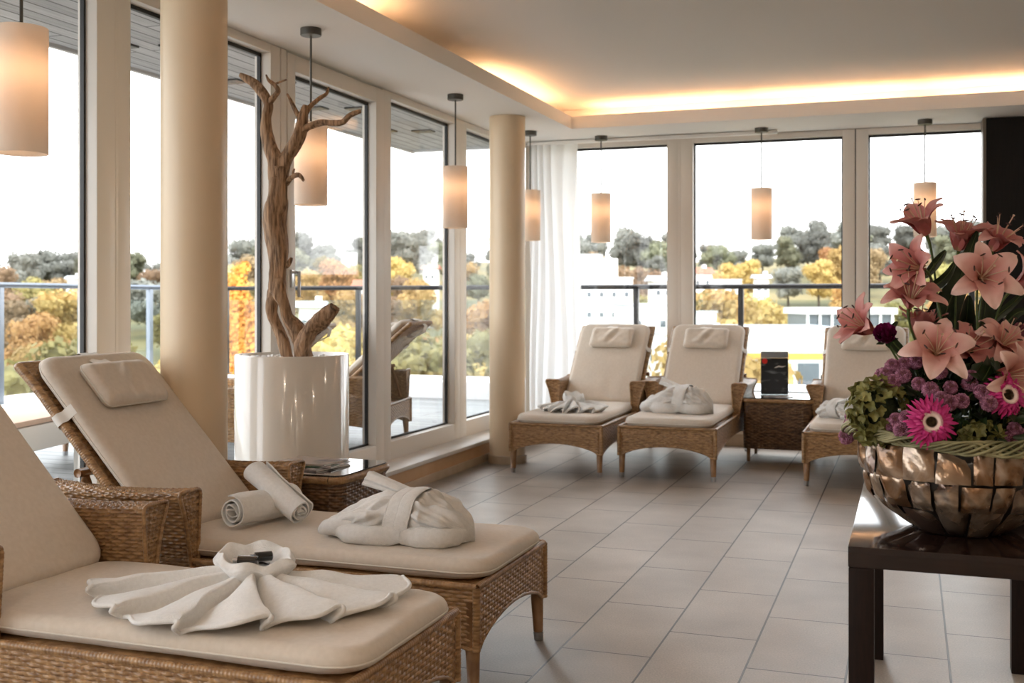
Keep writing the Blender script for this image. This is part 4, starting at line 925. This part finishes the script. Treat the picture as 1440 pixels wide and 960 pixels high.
# green hydrangeas
hyd = mat('hydrangea_floret', (.10, .10, .022), .5, col2=(.33, .31, .10), nscale=38, trans=.2, lo=.35, hi=.65)
def hydrangea(px, py, dd, R, sx, sz, n, lab, seed):
    rr = random.Random(seed); c0 = at(px, py, FD + dd); r = empty('hydrangea', c0, YAW, lab, 'flower', 'green hydrangea heads'); m = MB()
    for i in range(n):
        z = 1 - 1.75 * (i + .5) / n; a = i * 2.39996 + rr.uniform(-.2, .2); q = math.sqrt(max(0, 1 - z * z)); d = Vector((q * math.cos(a), -z * .9 if False else q * math.sin(a), z)); 
        d = Vector((d.x, -abs(d.z) * .7 - .2 if rr.random() < .75 else d.y, d.y)).normalized()
        p = Vector((d.x * R * sx, d.y * R * .8, d.z * R * sz)) * rr.uniform(.85, 1.08); n1 = (d + Vector([rr.uniform(-.5, .5) for _ in range(3)])).normalized(); t1 = n1.orthogonal().normalized(); t2 = n1.cross(t1); sp = rr.uniform(0, 1.5)
        for k in range(4):
            b = sp + k * PI / 2; dd_ = t1 * math.cos(b) + t2 * math.sin(b); L = rr.uniform(.013, .019); cu_ = rr.uniform(.1, .7)
            m.strip([p, p + dd_ * L * .5 + n1 * L * .2, p + dd_ * L + n1 * L * cu_], [.0025, L * .48, L * .16], n1[:], .0004, .3, 5)
    m.build('florets', hyd, r)
    b = MB(); bm = bmesh.new(); bmesh.ops.create_icosphere(bm, subdivisions=2, radius=1); b.frombm(bm, Matrix.Diagonal((R * sx * .78, R * .55, R * sz * .78, 1))); b.build('floret_core', moss, r)
    MB().tube([(0, 0, -R * .4), (.1, .06, -.16)], .004, 8).build('stem', stem_m, r)
hydrangea(1232, 578, -.13, .088, .82, 1.0, 150, 'green hydrangea head at the left of the bouquet above the wreath', 1)
hydrangea(1425, 602, -.14, .065, 1.1, .75, 90, 'green hydrangea head at the right of the bouquet below the gerbera', 2)
hydrangea(1378, 612, -.24, .042, 1.2, .7, 46, 'small green hydrangea cluster low between the two gerberas', 3)
# leaves
def leaf(pts, w, lab, name='broad_leaf', mm=None):
    """pts: (px, py, depth) from base to tip, w: max half width in metres"""
    P = [at(a, b, FD + c) for a, b, c in pts]; n = 26; S = []
    for i in range(n):
        t = i / (n - 1) * (len(P) - 1); k = min(int(t), len(P) - 2); q = t - k; p0 = P[max(k - 1, 0)]; p1 = P[k]; p2 = P[k + 1]; p3 = P[min(k + 2, len(P) - 1)]
        S.append(.5 * ((2 * p1) + (p2 - p0) * q + (2 * p0 - 5 * p1 + 4 * p2 - p3) * q * q + (3 * p1 - p0 - 3 * p2 + p3) * q ** 3))
    r = empty(name, P[0], 0, lab, 'leaf', 'leaves in the bouquet')
    W = [w * math.sin(PI * min(1, (i / (n - 1)) ** .8 * .97 + .02)) ** .7 + .0012 for i in range(n)]
    m = MB().strip(S, W, (CF + Vector((.15, 0, .1)))[:], .0008, .28, 9); m.build('leaf_blade', mm or leaf_m, r, loc=P[0]).location = (0, 0, 0)
    MB().tube([s + CF * .0012 for s in S], [.0022 * (1 - i / n) + .0005 for i in range(n)], 6).build('midrib', stem_m, r, loc=P[0]).location = (0, 0, 0)
leaf([(1320, 560, .0), (1322, 500, .02), (1330, 440, .02), (1352, 385, .0), (1374, 325, -.02)], .036, 'tallest broad dark green leaf rising behind the lilies to the dark door')
leaf([(1312, 550, .05), (1306, 500, .06), (1312, 450, .05), (1334, 400, .03)], .034, 'broad dark leaf in the centre, left of the tallest one')
leaf([(1372, 560, .03), (1376, 500, .05), (1384, 440, .04), (1392, 395, .04)], .032, 'broad dark leaf on the right side behind the drooping lily')
leaf([(1345, 560, .06), (1350, 500, .08), (1358, 455, .08), (1362, 415, .08)], .030, 'broad dark leaf standing behind the large upper lily')
leaf([(1303, 370, .0), (1298, 360, -.01), (1288, 352, -.03), (1277, 350, -.04)], .010, 'small narrow leaf on the topmost lily stem')
leaf([(1300, 390, .0), (1312, 375, .0), (1322, 362, 0), (1330, 352, 0)], .012, 'small pointed leaf between the two top lilies')
leaf([(1304, 405, .0), (1320, 398, -.01), (1334, 384, -.02), (1344, 366, -.02)], .013, 'pointed leaf curving up beneath the upright top lily')
leaf([(1290, 520, .0), (1268, 495, .0), (1250, 470, .0), (1262, 452, .0)], .012, 'curved narrow leaf beside the magenta rose')
leaf([(1400, 480, .05), (1415, 455, .05), (1430, 440, .04), (1448, 436, .03)], .014, 'thin leaf at the right side by the door handle')
leaf([(1370, 470, .05), (1395, 450, .05), (1425, 425, .04), (1445, 405, .03)], .012, 'thin stem leaf reaching the right edge')
leaf([(1360, 560, -.20), (1378, 540, -.22), (1394, 512, -.18), (1392, 500, -.15)], .026, 'dark leaf folded over the pompons left of the right gerbera')
leaf([(1370, 640, -.22), (1398, 628, -.26), (1420, 638, -.28), (1434, 650, -.26)], .022, 'dark leaf lying over the bowl rim at the lower right')
# filler foliage nobody could count
m = MB(); rr = random.Random(11)
for i in range(900):
    a = rr.uniform(0, 2 * PI); el = rr.uniform(.0, 1.35); R_ = rr.uniform(.12, .215) * (1.0 if el < .9 else .9)
    p = Vector((BX, BY, TZ + .235)) + Vector((R_ * math.cos(a) * math.cos(el), R_ * math.sin(a) * math.cos(el), R_ * math.sin(el) * 1.25)); d = (p - HC).normalized(); t = (d.orthogonal().normalized() * rr.uniform(-1, 1) + d.cross(d.orthogonal()).normalized() * rr.uniform(-1, 1) + d * .8).normalized(); L = rr.uniform(.03, .06)
    m.strip([p, p + t * L * .5 + d * .004, p + t * L], [.003, L * .26, .001], d[:], .0006, .3, 5)
tag(m.build('foliage', leaf_m, None, loc=(BX, BY, TZ + .24)), 'dense dark green foliage filling the bouquet between the flowers', 'foliage', kind='stuff')
# ------------------------------------------------------------------ terrace outside
DZ = .20
struct(MB().box((-7.9, -4, DZ - .1), (-3.30, 11.2, DZ)).build('terrace_deck', M['deckp'], smooth=False))
struct(MB().box((-3.29, 9.46, DZ - .1), (4.2, 11.2, DZ)).build('terrace_floor', M['deckp'], smooth=False))
struct(MB().box((-7.95, -4, DZ - .6), (-7.0, 11.35, .315), .01).box((-7.0, 10.5, DZ - .6), (4.6, 11.35, .37), .01).build('parapet', M['parapet'], smooth='auto'))
struct(MB().box((-4.55, -4, 2.66), (-3.30, 9.9, 2.74)).box((-3.30, 9.44, 2.66), (4.3, 9.85, 2.74)).box((-3.36, -4, 2.60), (-3.30, 9.44, 2.70)).build('roof_overhang', M['planks'], smooth=False))
struct(MB().box((-4.58, -4, 2.64), (-4.55, 9.93, 2.84)).box((-4.55, 9.85, 2.64), (4.3, 9.88, 2.84)).build('roof_fascia', mat('fascia_metal', (.5, .5, .5), .4), smooth=False))
for k, y in enumerate((2.2, 3.9, 5.2, 6.3, 7.4, 8.6)):
    for j, dx in enumerate((0, .30)):
        r = empty('soffit_spotlight', (-4.22 + dx, y + .12 * j, 2.66), 0, 'small square recessed spotlight in the plank soffit outside the left windows', 'spotlight', 'spotlights in the outside soffit')
        MB().box((-.085, -.06, -.012), (.085, .06, .0)).build('spotlight_housing', M['blackm'], r, smooth=False); MB().lathe([(0, -.014), (.03, -.014), (.034, -.012)], n=20).build('spotlight_lens', M['dgrey'], r)
# railings
def railing(name, A, B, posts, zr, zb, lab, rm, inner):
    A = Vector(A); B = Vector(B); d = (B - A).normalized(); nrm = Vector((-d.y, d.x, 0)); r = empty(name, A, 0, lab, 'railing')
    P = lambda p: p
    MB().tube([A + Vector((0, 0, zr)), B + Vector((0, 0, zr))], .024, 14).build('handrail', rm, r, loc=A).location = (0, 0, 0)
    L = (B - A).length
    for s in posts:
        p = A + d * s; m = MB(); m.box(p + Vector((-.026, -.026, zb)), p + Vector((.026, .026, zr - .02)), .006); m.box(p + Vector((-.05, -.05, zb)), p + Vector((.05, .05, zb + .012)), .003); m.tube([p + Vector((0, 0, zr - .05)), p + Vector((0, 0, zr))], .012, 10)
        o = m.build('post', rm, r, loc=A, smooth='auto'); o.location = (0, 0, 0)
        for zc in (zb + .27, zr - .30):
            c = MB(); q = p - nrm * .0 ; e = d * .075; n_ = nrm * .022
            c.box(q - e - n_ - Vector((0, 0, .028)) if (e.x + n_.x) >= 0 else q + e + n_ - Vector((0, 0, .028)), q + e + n_ + Vector((0, 0, .028)) if (e.x + n_.x) >= 0 else q - e - n_ + Vector((0, 0, .028)), .004)
            g = c.build('glass_clamp', M['blackm'], o, loc=A, smooth='auto'); g.location = (0, 0, 0)
    for s0, s1 in zip(posts[:-1], posts[1:]):
        a = A + d * (s0 + .045); b = A + d * (s1 - .045); g = MB()
        lo = a - nrm * .004 + Vector((0, 0, zb + .08)); hi = b + nrm * .004 + Vector((0, 0, zr - .13)); g.box(lo, hi)
        g.build('glass_infill', M['railglass'], r, loc=A, smooth=False).location = (0, 0, 0)
railing('terrace_railing', (-7.35, -3.5, 0), (-7.35, 10.85, 0), [.2 + 1.0 * k - .186 for k in range(15)], 1.338, .31, 'steel and glass railing along the left edge of the terrace', M['railm'], 1)
railing('terrace_railing', (-7.35, 10.85, 0), (4.4, 10.85, 0), [.02] + [4.79 - 1.03 * 4 + 1.03 * k for k in range(0, 11)], 1.338, .365, 'dark steel and glass railing behind the back windows', M['blackm'], 1)
# outdoor recliners with grey brown covers
def copy_lounger(x, y, rz, lab):
    o = copy_tree(proto); o.scale = (1, 1, .87); o.location = (x, y, DZ); o.rotation_euler = (0, 0, rz); return tag(o, lab, 'sun lounger', 'loungers on the terrace')
copy_lounger(-5.10, 5.55, PI * .10, 'lounger on the terrace seen through the glass between the first column and the planter')
copy_lounger(-4.95, 6.75, PI * .06, 'lounger on the terrace seen behind the driftwood, right of the planter')
wm = mat('white_outdoor', (.86, .84, .80), .6)
b = empty('outdoor_daybed', (-4.75, 4.55, DZ), math.radians(12), 'low white daybed on the terrace beyond the reclining lounger head', 'daybed')
MB().box((-.95, -.35, .24), (.55, .35, .38), .03).build('mattress', wm, b, smooth='auto'); MB().box((-.95, -.35, .38), (.55, .35, .41), .012).build('seat_pad', mat('tan_cover', (.70, .50, .38), .8), b, smooth='auto')
for x in (-.92, .52):
    for y in (-.32, .32): MB().box((x - .02, y - .02, 0), (x + .02, y + .02, .24), .002).build('leg', wm, b, smooth='auto')
# ------------------------------------------------------------------ landscape
def ground(x, y):
    r = math.hypot(x, y); az = math.degrees(math.atan2(-x, y))
    h = np.interp(r, [0, 25, 60, 110, 180, 260, 340, 460, 700], [-12, -12, -13, -13.5, -9, -1.5, 6, 14, 16])
    h2 = h + (4.0 * math.sin(az * .075 + 1.0) + 2.0 * math.sin(az * .21 + 2)) * sstep(150, 380, r)
    return float(h2) + 1.4 * mn.noise(Vector((x * .02, y * .02, 3)))
m = MB(); G = []
for i in range(150):
    az = math.radians(-60 + 180 * i / 149); G.append([(-math.sin(az) * r, math.cos(az) * r, ground(-math.sin(az) * r, math.cos(az) * r)) for r in np.r_[np.linspace(14, 120, 26), np.linspace(130, 700, 34)]])
m.grid(np.array(G), flip=True)
o = m.build('ground', mat('autumn_meadow', (.10, .095, .04), .9, col2=(.21, .17, .07), nscale=.05, lo=.4, hi=.6)); struct(o)
# foliage trees
def tree_mesh(kind, seed, hgt, rad, nleaf, ls):
    rr = random.Random(seed); cl_ = []
    if kind == 'round':
        for k in range(22):
            z = hgt * rr.uniform(.28, .92); q = rad * math.sin(PI * min(1, max(.12, (z / hgt - .15) / .9))) ** .6 * rr.uniform(.15, .78); a = rr.uniform(0, 2 * PI); cl_.append((Vector((q * math.cos(a), q * math.sin(a), z)), rad * rr.uniform(.26, .46)))
    else:
        for k in range(16):
            t = k / 15; cl_.append((Vector((rr.uniform(-.1, .1) * rad, rr.uniform(-.1, .1) * rad, hgt * (.12 + .84 * t))), rad * (1.02 - .80 * t ** 1.5)))
    m = MB(); V = []; Fs = []; tot = sum(c[1] ** 2 for c in cl_)
    for c, r_ in cl_:
        for i in range(int(nleaf * r_ * r_ / tot)):
            d = Vector((rr.gauss(0, 1), rr.gauss(0, 1), rr.gauss(.15, 1))).normalized(); p = c + Vector((d.x, d.y, d.z * .85)) * r_ * rr.uniform(.72, 1.06); n = (d + Vector((rr.uniform(-.7, .7), rr.uniform(-.7, .7), rr.uniform(-.7, .7)))).normalized(); t1 = n.orthogonal().normalized(); t2 = n.cross(t1); s = ls * rr.uniform(.6, 1.4); k = len(V)
            V += [(p + t1 * s)[:], (p + t2 * s * .7)[:], (p - t1 * s)[:], (p - t2 * s * .7)[:]]; Fs.append((k, k + 1, k + 2, k + 3))
    m.add(V, Fs)
    for c, r_ in cl_:
        bm = bmesh.new(); bmesh.ops.create_icosphere(bm, subdivisions=1, radius=r_ * .74); m.frombm(bm, Matrix.Translation(c) @ Matrix.Diagonal((1, 1, .85, 1)))
    t = MB().tube([(0, 0, -1.5), (.02 * hgt, 0, hgt * .25), (-.01 * hgt, .01 * hgt, hgt * .5), (0, 0, hgt * .75)], [hgt * .03, hgt * .024, hgt * .016, hgt * .006], 9)
    for k in range(5): a = rr.uniform(0, 6.3); z = hgt * rr.uniform(.25, .5); t.tube([(0, 0, z), (rad * .3 * math.cos(a), rad * .3 * math.sin(a), z + hgt * .12), (rad * .6 * math.cos(a), rad * .6 * math.sin(a), z + hgt * .2)], [hgt * .012, hgt * .008, hgt * .003], 6)
    return m, t
bark = mat('bark', (.07, .05, .035), .9)
def tm(name, a, b): return mat(name, a, .8, col2=b, nscale=.8, trans=.25, lo=.35, hi=.65, rnd_obj=.018)
kinds = {'gold': (tm('golden_leaves', (.36, .24, .075), (.56, .41, .16)), 'golden yellow autumn tree'), 'orange': (tm('orange_leaves', (.38, .20, .07), (.55, .33, .13)), 'orange autumn tree'), 'olive': (tm('olive_leaves', (.17, .15, .05), (.34, .29, .11)), 'olive green tree turning yellow'),
         'green': (tm('green_leaves', (.12, .125, .075), (.23, .235, .15)), 'dull green leafy tree'), 'grey': (tm('hazed_leaves', (.15, .155, .135), (.25, .255, .225)), 'haze-greyed tree on the far ridge'), 'brown': (tm('brown_leaves', (.21, .145, .08), (.37, .26, .15)), 'brownish leafy tree')}  # far ridge leaves greyed: distance haze is put into their colour
protos = {}
for kn, (mm, lab) in kinds.items():
    protos[kn] = []
    for s in range(2):
        mcr, mtr = tree_mesh('round', hash(kn) % 97 if False else len(kn) * 7 + s + ord(kn[0]), 11, 4.6, 2600, .30)
        a = mcr.build('crown', mm, smooth=False); b = mtr.build('trunk', bark); protos[kn].append((a.data, b.data)); bpy.data.objects.remove(a); bpy.data.objects.remove(b)
PLACED = []
def tree(x, y, s, kn, where, name='autumn_tree', sz=1.0, zoff=0):
    if any((x - a) ** 2 + (y - b) ** 2 < (2.5 * (s + c)) ** 2 for a, b, c in PLACED): return
    PLACED.append((x, y, s))
    r = empty(name, (x, y, ground(x, y) + zoff), rnd.uniform(0, 6.28), kinds[kn][1] + ' ' + where, 'tree', kinds[kn][1] + 's ' + where); r.scale = (s, s, s * sz)
    for nm, me in zip(('crown', 'trunk'), rnd.choice(protos[kn])): o = bpy.data.objects.new(nm, me); COL.objects.link(o); o.parent = r
R2_ = random.Random(21)
CLEAR = []            # spots kept free for buildings: (az, r0, r1, half width deg)
def pol(az, r): a = math.radians(az); return -math.sin(a) * r, math.cos(a) * r
clear = [(-1, 30, 150, 5), (13, 40, 112, 3.6), (9, 30, 100, 2.6), (4, 60, 150, 2)]
def blocked(az, r): return any(abs(az - a) < w and r0 < r < r1 for a, r0, r1, w in clear)
# far ridge, middle slope, near valley
n = 0
for i in range(1500):
    if len(PLACED) > 132: break
    az = -14 + 68 * R2_.random(); r = R2_.uniform(290, 372); x, y = pol(az, r); tree(x, y, R2_.uniform(.75, 1.35), R2_.choice(('grey', 'grey', 'green', 'grey')), 'on the far ridge')
for i in range(500):
    if len(PLACED) > 212: break
    az = -13 + 66 * R2_.random(); r = R2_.uniform(170, 285); x, y = pol(az, r)
    if blocked(az, r): continue
    tree(x, y, R2_.uniform(.75, 1.15), R2_.choice(('gold', 'green', 'olive', 'brown', 'gold', 'grey', 'brown', 'olive', 'orange')), 'on the middle slope')
for i in range(300):
    if len(PLACED) > 268: break
    az = -13 + 66 * R2_.random(); r = R2_.uniform(70, 150); x, y = pol(az, r)
    if blocked(az, r): continue
    tree(x, y, R2_.uniform(.75, 1.1), R2_.choice(('gold', 'olive', 'olive', 'gold', 'green', 'orange')), 'in the valley below the terrace')
for az, r, s in ((-5, 62, .75), (2.5, 75, .8), (6.2, 70, .8), (17, 58, .8), (20, 52, .75), (23, 60, .8), (26, 55, .75), (30, 58, .8), (34, 52, .8), (38, 56, .8), (42, 50, .75), (46, 55, .8)):
    x, y = pol(az, r); tree(x, y, s, R2_.choice(('gold', 'olive', 'gold')), 'in the valley just below the terrace')
# slim orange conifer close to the terrace
mcr, mtr = tree_mesh('cone', 5, 4.75, .80, 15000, .05); p = at(335, 440, 24)
r = empty('orange_conifer', (p.x, p.y, p.z - 3.6), 0, 'slim bright orange conifer just beyond the terrace railing, beside the first column', 'tree')
mcr.build('crown', mat('rust_needles', (.50, .20, .03), .8, col2=(.75, .38, .07), nscale=2, trans=.2), r, smooth=False); mtr.build('trunk', bark, r)
# ------------------------------------------------------------------ buildings in the valley
def building(name, px, py_top, d, w, dep, floors, cols, lab, wallm, roof=None, ws=1.0, z_bot=-13, yaw=0, win=True, cat='building', flh=2.9, step=0):
    """front facade centred at px with its top edge at py_top, d metres away"""
    p = at(px, py_top, d); top = p.z; r = empty(name, (p.x, p.y, z_bot), YAW + yaw, lab, cat); H_ = top - z_bot
    m = MB().box((-w / 2, 0, -3), (w / 2, dep, H_))
    if step: m.box((-w / 2, 1, H_), (w / 2 - step, dep, H_ + 2.2))
    m.build('walls', wallm, r, smooth=False)
    if win:
        for f in range(floors):
            for c in range(cols):
                x = -w / 2 + w * (c + .5) / cols; z = H_ - 1.9 - f * flh
                if z < 0: continue
                fr = MB().box((x - .60 * ws, -.06, z - .1), (x + .60 * ws, .02, z + 1.3 * ws)); fo = fr.build('window', M['plasterwhite'], r, smooth=False); MB().box((x - .5 * ws, -.08, z), (x + .5 * ws, -.05, z + 1.2 * ws)).build('window_glass', M['winglass'], fo, smooth=False)
    if roof:
        k = MB(); e = .5; h = roof[1]
        k.add([(-w / 2 - e, -e, H_), (w / 2 + e, -e, H_), (w / 2 + e, dep + e, H_), (-w / 2 - e, dep + e, H_), (-w / 2 + (dep / 2 if roof[2] else -e), dep / 2, H_ + h), (w / 2 - (dep / 2 if roof[2] else -e), dep / 2, H_ + h)], [(0, 1, 5, 4), (1, 2, 5), (2, 3, 4, 5), (3, 0, 4), (0, 3, 2, 1)])
        k.build('roof', roof[0], r, smooth=False); MB().box((w * .18, dep * .4, H_), (w * .18 + .6, dep * .4 + .6, H_ + h + .5)).build('chimney', M['plasterwhite'], r, smooth=False)
    else: MB().box((-w / 2 - .1, -.1, H_), (w / 2 + .1, dep + .1, H_ + .18)).build('flat_roof', M['greyroof'] if not step else M['plasterwhite'], r, smooth=False)
    return r
building('apartment_tower', 846, 392, 118, 6.6, 9, 6, 5, 'white apartment tower with rows of small windows beyond the back railing', M['plasterwhite'], step=1.5, flh=2.15, ws=.42)
building('apartment_block', 906, 470, 78, 2.4, 6, 4, 2, 'narrow white building below the apartment tower', M['plasterwhite'], ws=.4)
building('flat_hall', 915, 430, 100, 4.4, 12, 1, 2, 'low white hall right of the apartment tower', M['plasterwhite'], ws=.5)
building('long_hall', 1095, 466, 62, 8.2, 9, 0, 4, 'long low white hall with an orange strip, behind the brochure stand', M['plasterwhite'], win=False)
p = at(1095, 466, 62)
hl = [o for o in COL.objects if o.name == 'long_hall'][0]
H_ = p.z + 13
MB().box((-4.1, -.08, H_ - 1.55), (4.1, -.01, H_ - 1.2)).build('orange_fascia', M['orange'], hl, smooth=False)
for k in range(5): MB().box((-3.6 + k * 1.55, -.08, H_ - 4.0), (-2.4 + k * 1.55, -.01, H_ - 1.75)).build('hall_window', M['winglass'] if k % 2 else mat('amber_glass', (.6, .4, .15), .4), hl, smooth=False)
pv = building('glass_pavilion', 1195, 437, 84, 6.4, 6, 0, 0, 'white framed pavilion with dark glazing beyond the back railing', M['winglass'], win=False)
p = at(1195, 437, 84); H_ = p.z + 13
MB().box((-3.5, -.35, H_ - .25), (3.5, 6.2, H_ + .22)).build('roof_slab', M['plasterwhite'], pv, smooth=False)
for k in range(8): x = -3.2 + k * .91; MB().box((x - .09, -.22, H_ - 5), (x + .09, -.04, H_ - .2)).build('white_column', M['plasterwhite'], pv, smooth=False)
hs = [(988, 440, 95, 2.4, 'white house with a flat blue grey roof at the left of the middle back window', None), (988, 384, 190, 3.6, 'pale house with a red roof high on the slope', 1), (1022, 394, 150, 3.6, 'largest white roofed house just above the back railing', None), (1072, 391, 170, 2.0, 'small white gabled house right of the largest one', 2),
      (988, 458, 72, 2.2, 'low building with a brick red wall behind the far lounger', 3), (826, 358, 230, 5, 'white villa on the far slope beside the curtain', None), (515, 402, 190, 4, 'white house on the slope behind the door glass', 1),
      (492, 356, 270, 3.4, 'white house near the ridge behind the driftwood branch', None), (604, 378, 220, 2.6, 'small white house on the slope seen through the fifth window', 1), (436, 432, 110, 2.2, 'pale house low on the slope behind the driftwood stump', 2), (932, 395, 150, 2.6, 'small white house right of the white apartment tower', 2), (100, 392, 240, 2.5, 'tiny white house between the golden trees at the far left', 2)]
brick = mat('brick_red_wall', (.50, .20, .16), .8)
for i, (px, py, d, w, lab, rf) in enumerate(hs):
    p = at(px, py, d); g = ground(p.x, p.y)
    building('house', px, py, d, w, w * .8, 2, max(2, int(w / 1.8)), lab, brick if rf == 3 else M['plasterwhite'], roof=(M['roof'] if rf in (1,) else M['greyroof'], w * .28, False) if rf in (1, 2) else None, z_bot=min(g, p.z - 4) - 1, yaw=.3 * math.sin(i * 2.1), cat='house', ws=.55)
    for j in range(3):
        q = at(px + R2_.uniform(-22, 22), py, d * R2_.uniform(.84, .93)); gz = ground(q.x, q.y); top = CAMZ - (py + R2_.uniform(11, 20) - HY) / FPX * d * .9; sc_ = (top - gz) / 11.0
        if .3 < sc_ < 2.2: tree(q.x, q.y, sc_, R2_.choice(('gold', 'olive', 'brown', 'gold')), 'standing before the houses')
# ------------------------------------------------------------------ light
w = bpy.data.worlds.new('overcast_sky'); SC.world = w; w.use_nodes = True; nt = w.node_tree; nt.nodes.clear()
out = nt.nodes.new('ShaderNodeOutputWorld'); bg = nt.nodes.new('ShaderNodeBackground'); tc = nt.nodes.new('ShaderNodeTexCoord'); sp = nt.nodes.new('ShaderNodeSeparateXYZ'); cr = nt.nodes.new('ShaderNodeValToRGB')
nt.links.new(tc.outputs['Generated'], sp.inputs[0]); nt.links.new(sp.outputs[2], cr.inputs[0]); cr.color_ramp.elements[0].position = 0; cr.color_ramp.elements[0].color = (1, 1, 1, 1); cr.color_ramp.elements[1].position = .6; cr.color_ramp.elements[1].color = (.90, .93, .98, 1)
nt.links.new(cr.outputs[0], bg.inputs[0]); nt.links.new(bg.outputs[0], out.inputs[0]); bg.inputs[1].default_value = SKY
def sun(rot, s, col, ang=3):
    l = bpy.data.lights.new('sun', 'SUN'); l.energy = s; l.color = col; l.angle = math.radians(ang); o = bpy.data.objects.new('sun', l); COL.objects.link(o); o.rotation_euler = rot; return o
sun((math.radians(48), 0, math.radians(28)), SUNS, (1, .93, .82), 12)
# warm fill lights added behind and beside the camera, shaped as round ceiling fittings
def fill_light(x, y, e, lab):
    r = empty('fill_light', (x, y, RZ), 0, lab, 'fill light', 'added ceiling fill lights')
    MB().lathe([(.05, -.001), (.075, -.001), (.078, -.006), (.05, -.008)], n=32).build('trim_ring', M['steel'], r); MB().lathe([(0, -.003), (.05, -.003)], n=24).build('light_disc', emit('fill_glow', (1, .72, .45), 12), r)
    l = bpy.data.lights.new('fill_lamp', 'AREA'); l.shape = 'DISK'; l.size = .10; l.energy = e; l.color = (1.0, .82, .64); o = bpy.data.objects.new('fill_lamp', l); COL.objects.link(o); o.parent = r; o.location = (0, 0, -.012)
for x, y in ((-1.5, .3), (.6, .3), (2.4, .3), (-1.5, -1.4), (.6, -1.4), (2.4, -1.4), (2.6, 3.0), (2.6, 5.6)): fill_light(x, y, FILL_E, 'added fill light in the ceiling behind and beside the camera, out of view')
# ------------------------------------------------------------------ camera
cd = bpy.data.cameras.new('camera'); cam = bpy.data.objects.new('camera', cd); COL.objects.link(cam); SC.camera = cam
cam.location = (0, 0, CAMZ); cam.rotation_euler = (PI / 2, 0, YAW); cd.sensor_width = 36; cd.sensor_fit = 'HORIZONTAL'; cd.lens = FPX / 1440 * 36; cd.shift_x = 0; cd.shift_y = -60 / 1440; cd.clip_start = .05; cd.clip_end = 2000
cd.dof.use_dof = True; cd.dof.focus_distance = 3.6; cd.dof.aperture_fstop = 5.0
vs = SC.view_settings; vs.view_transform = 'Standard'; vs.look = 'None'; vs.gamma = 1; vs.use_curve_mapping = False; vs.exposure = EXPO; SC.display_settings.display_device = 'sRGB'
SC.cycles.max_bounces = 10; SC.cycles.diffuse_bounces = 6; SC.cycles.glossy_bounces = 4; SC.cycles.transparent_max_bounces = 16; SC.cycles.transmission_bounces = 6; SC.cycles.caustics_reflective = False; SC.cycles.caustics_refractive = False
SC.cycles.use_denoising = True; SC.cycles.sample_clamp_indirect = 6; SC.cycles.use_adaptive_sampling = True
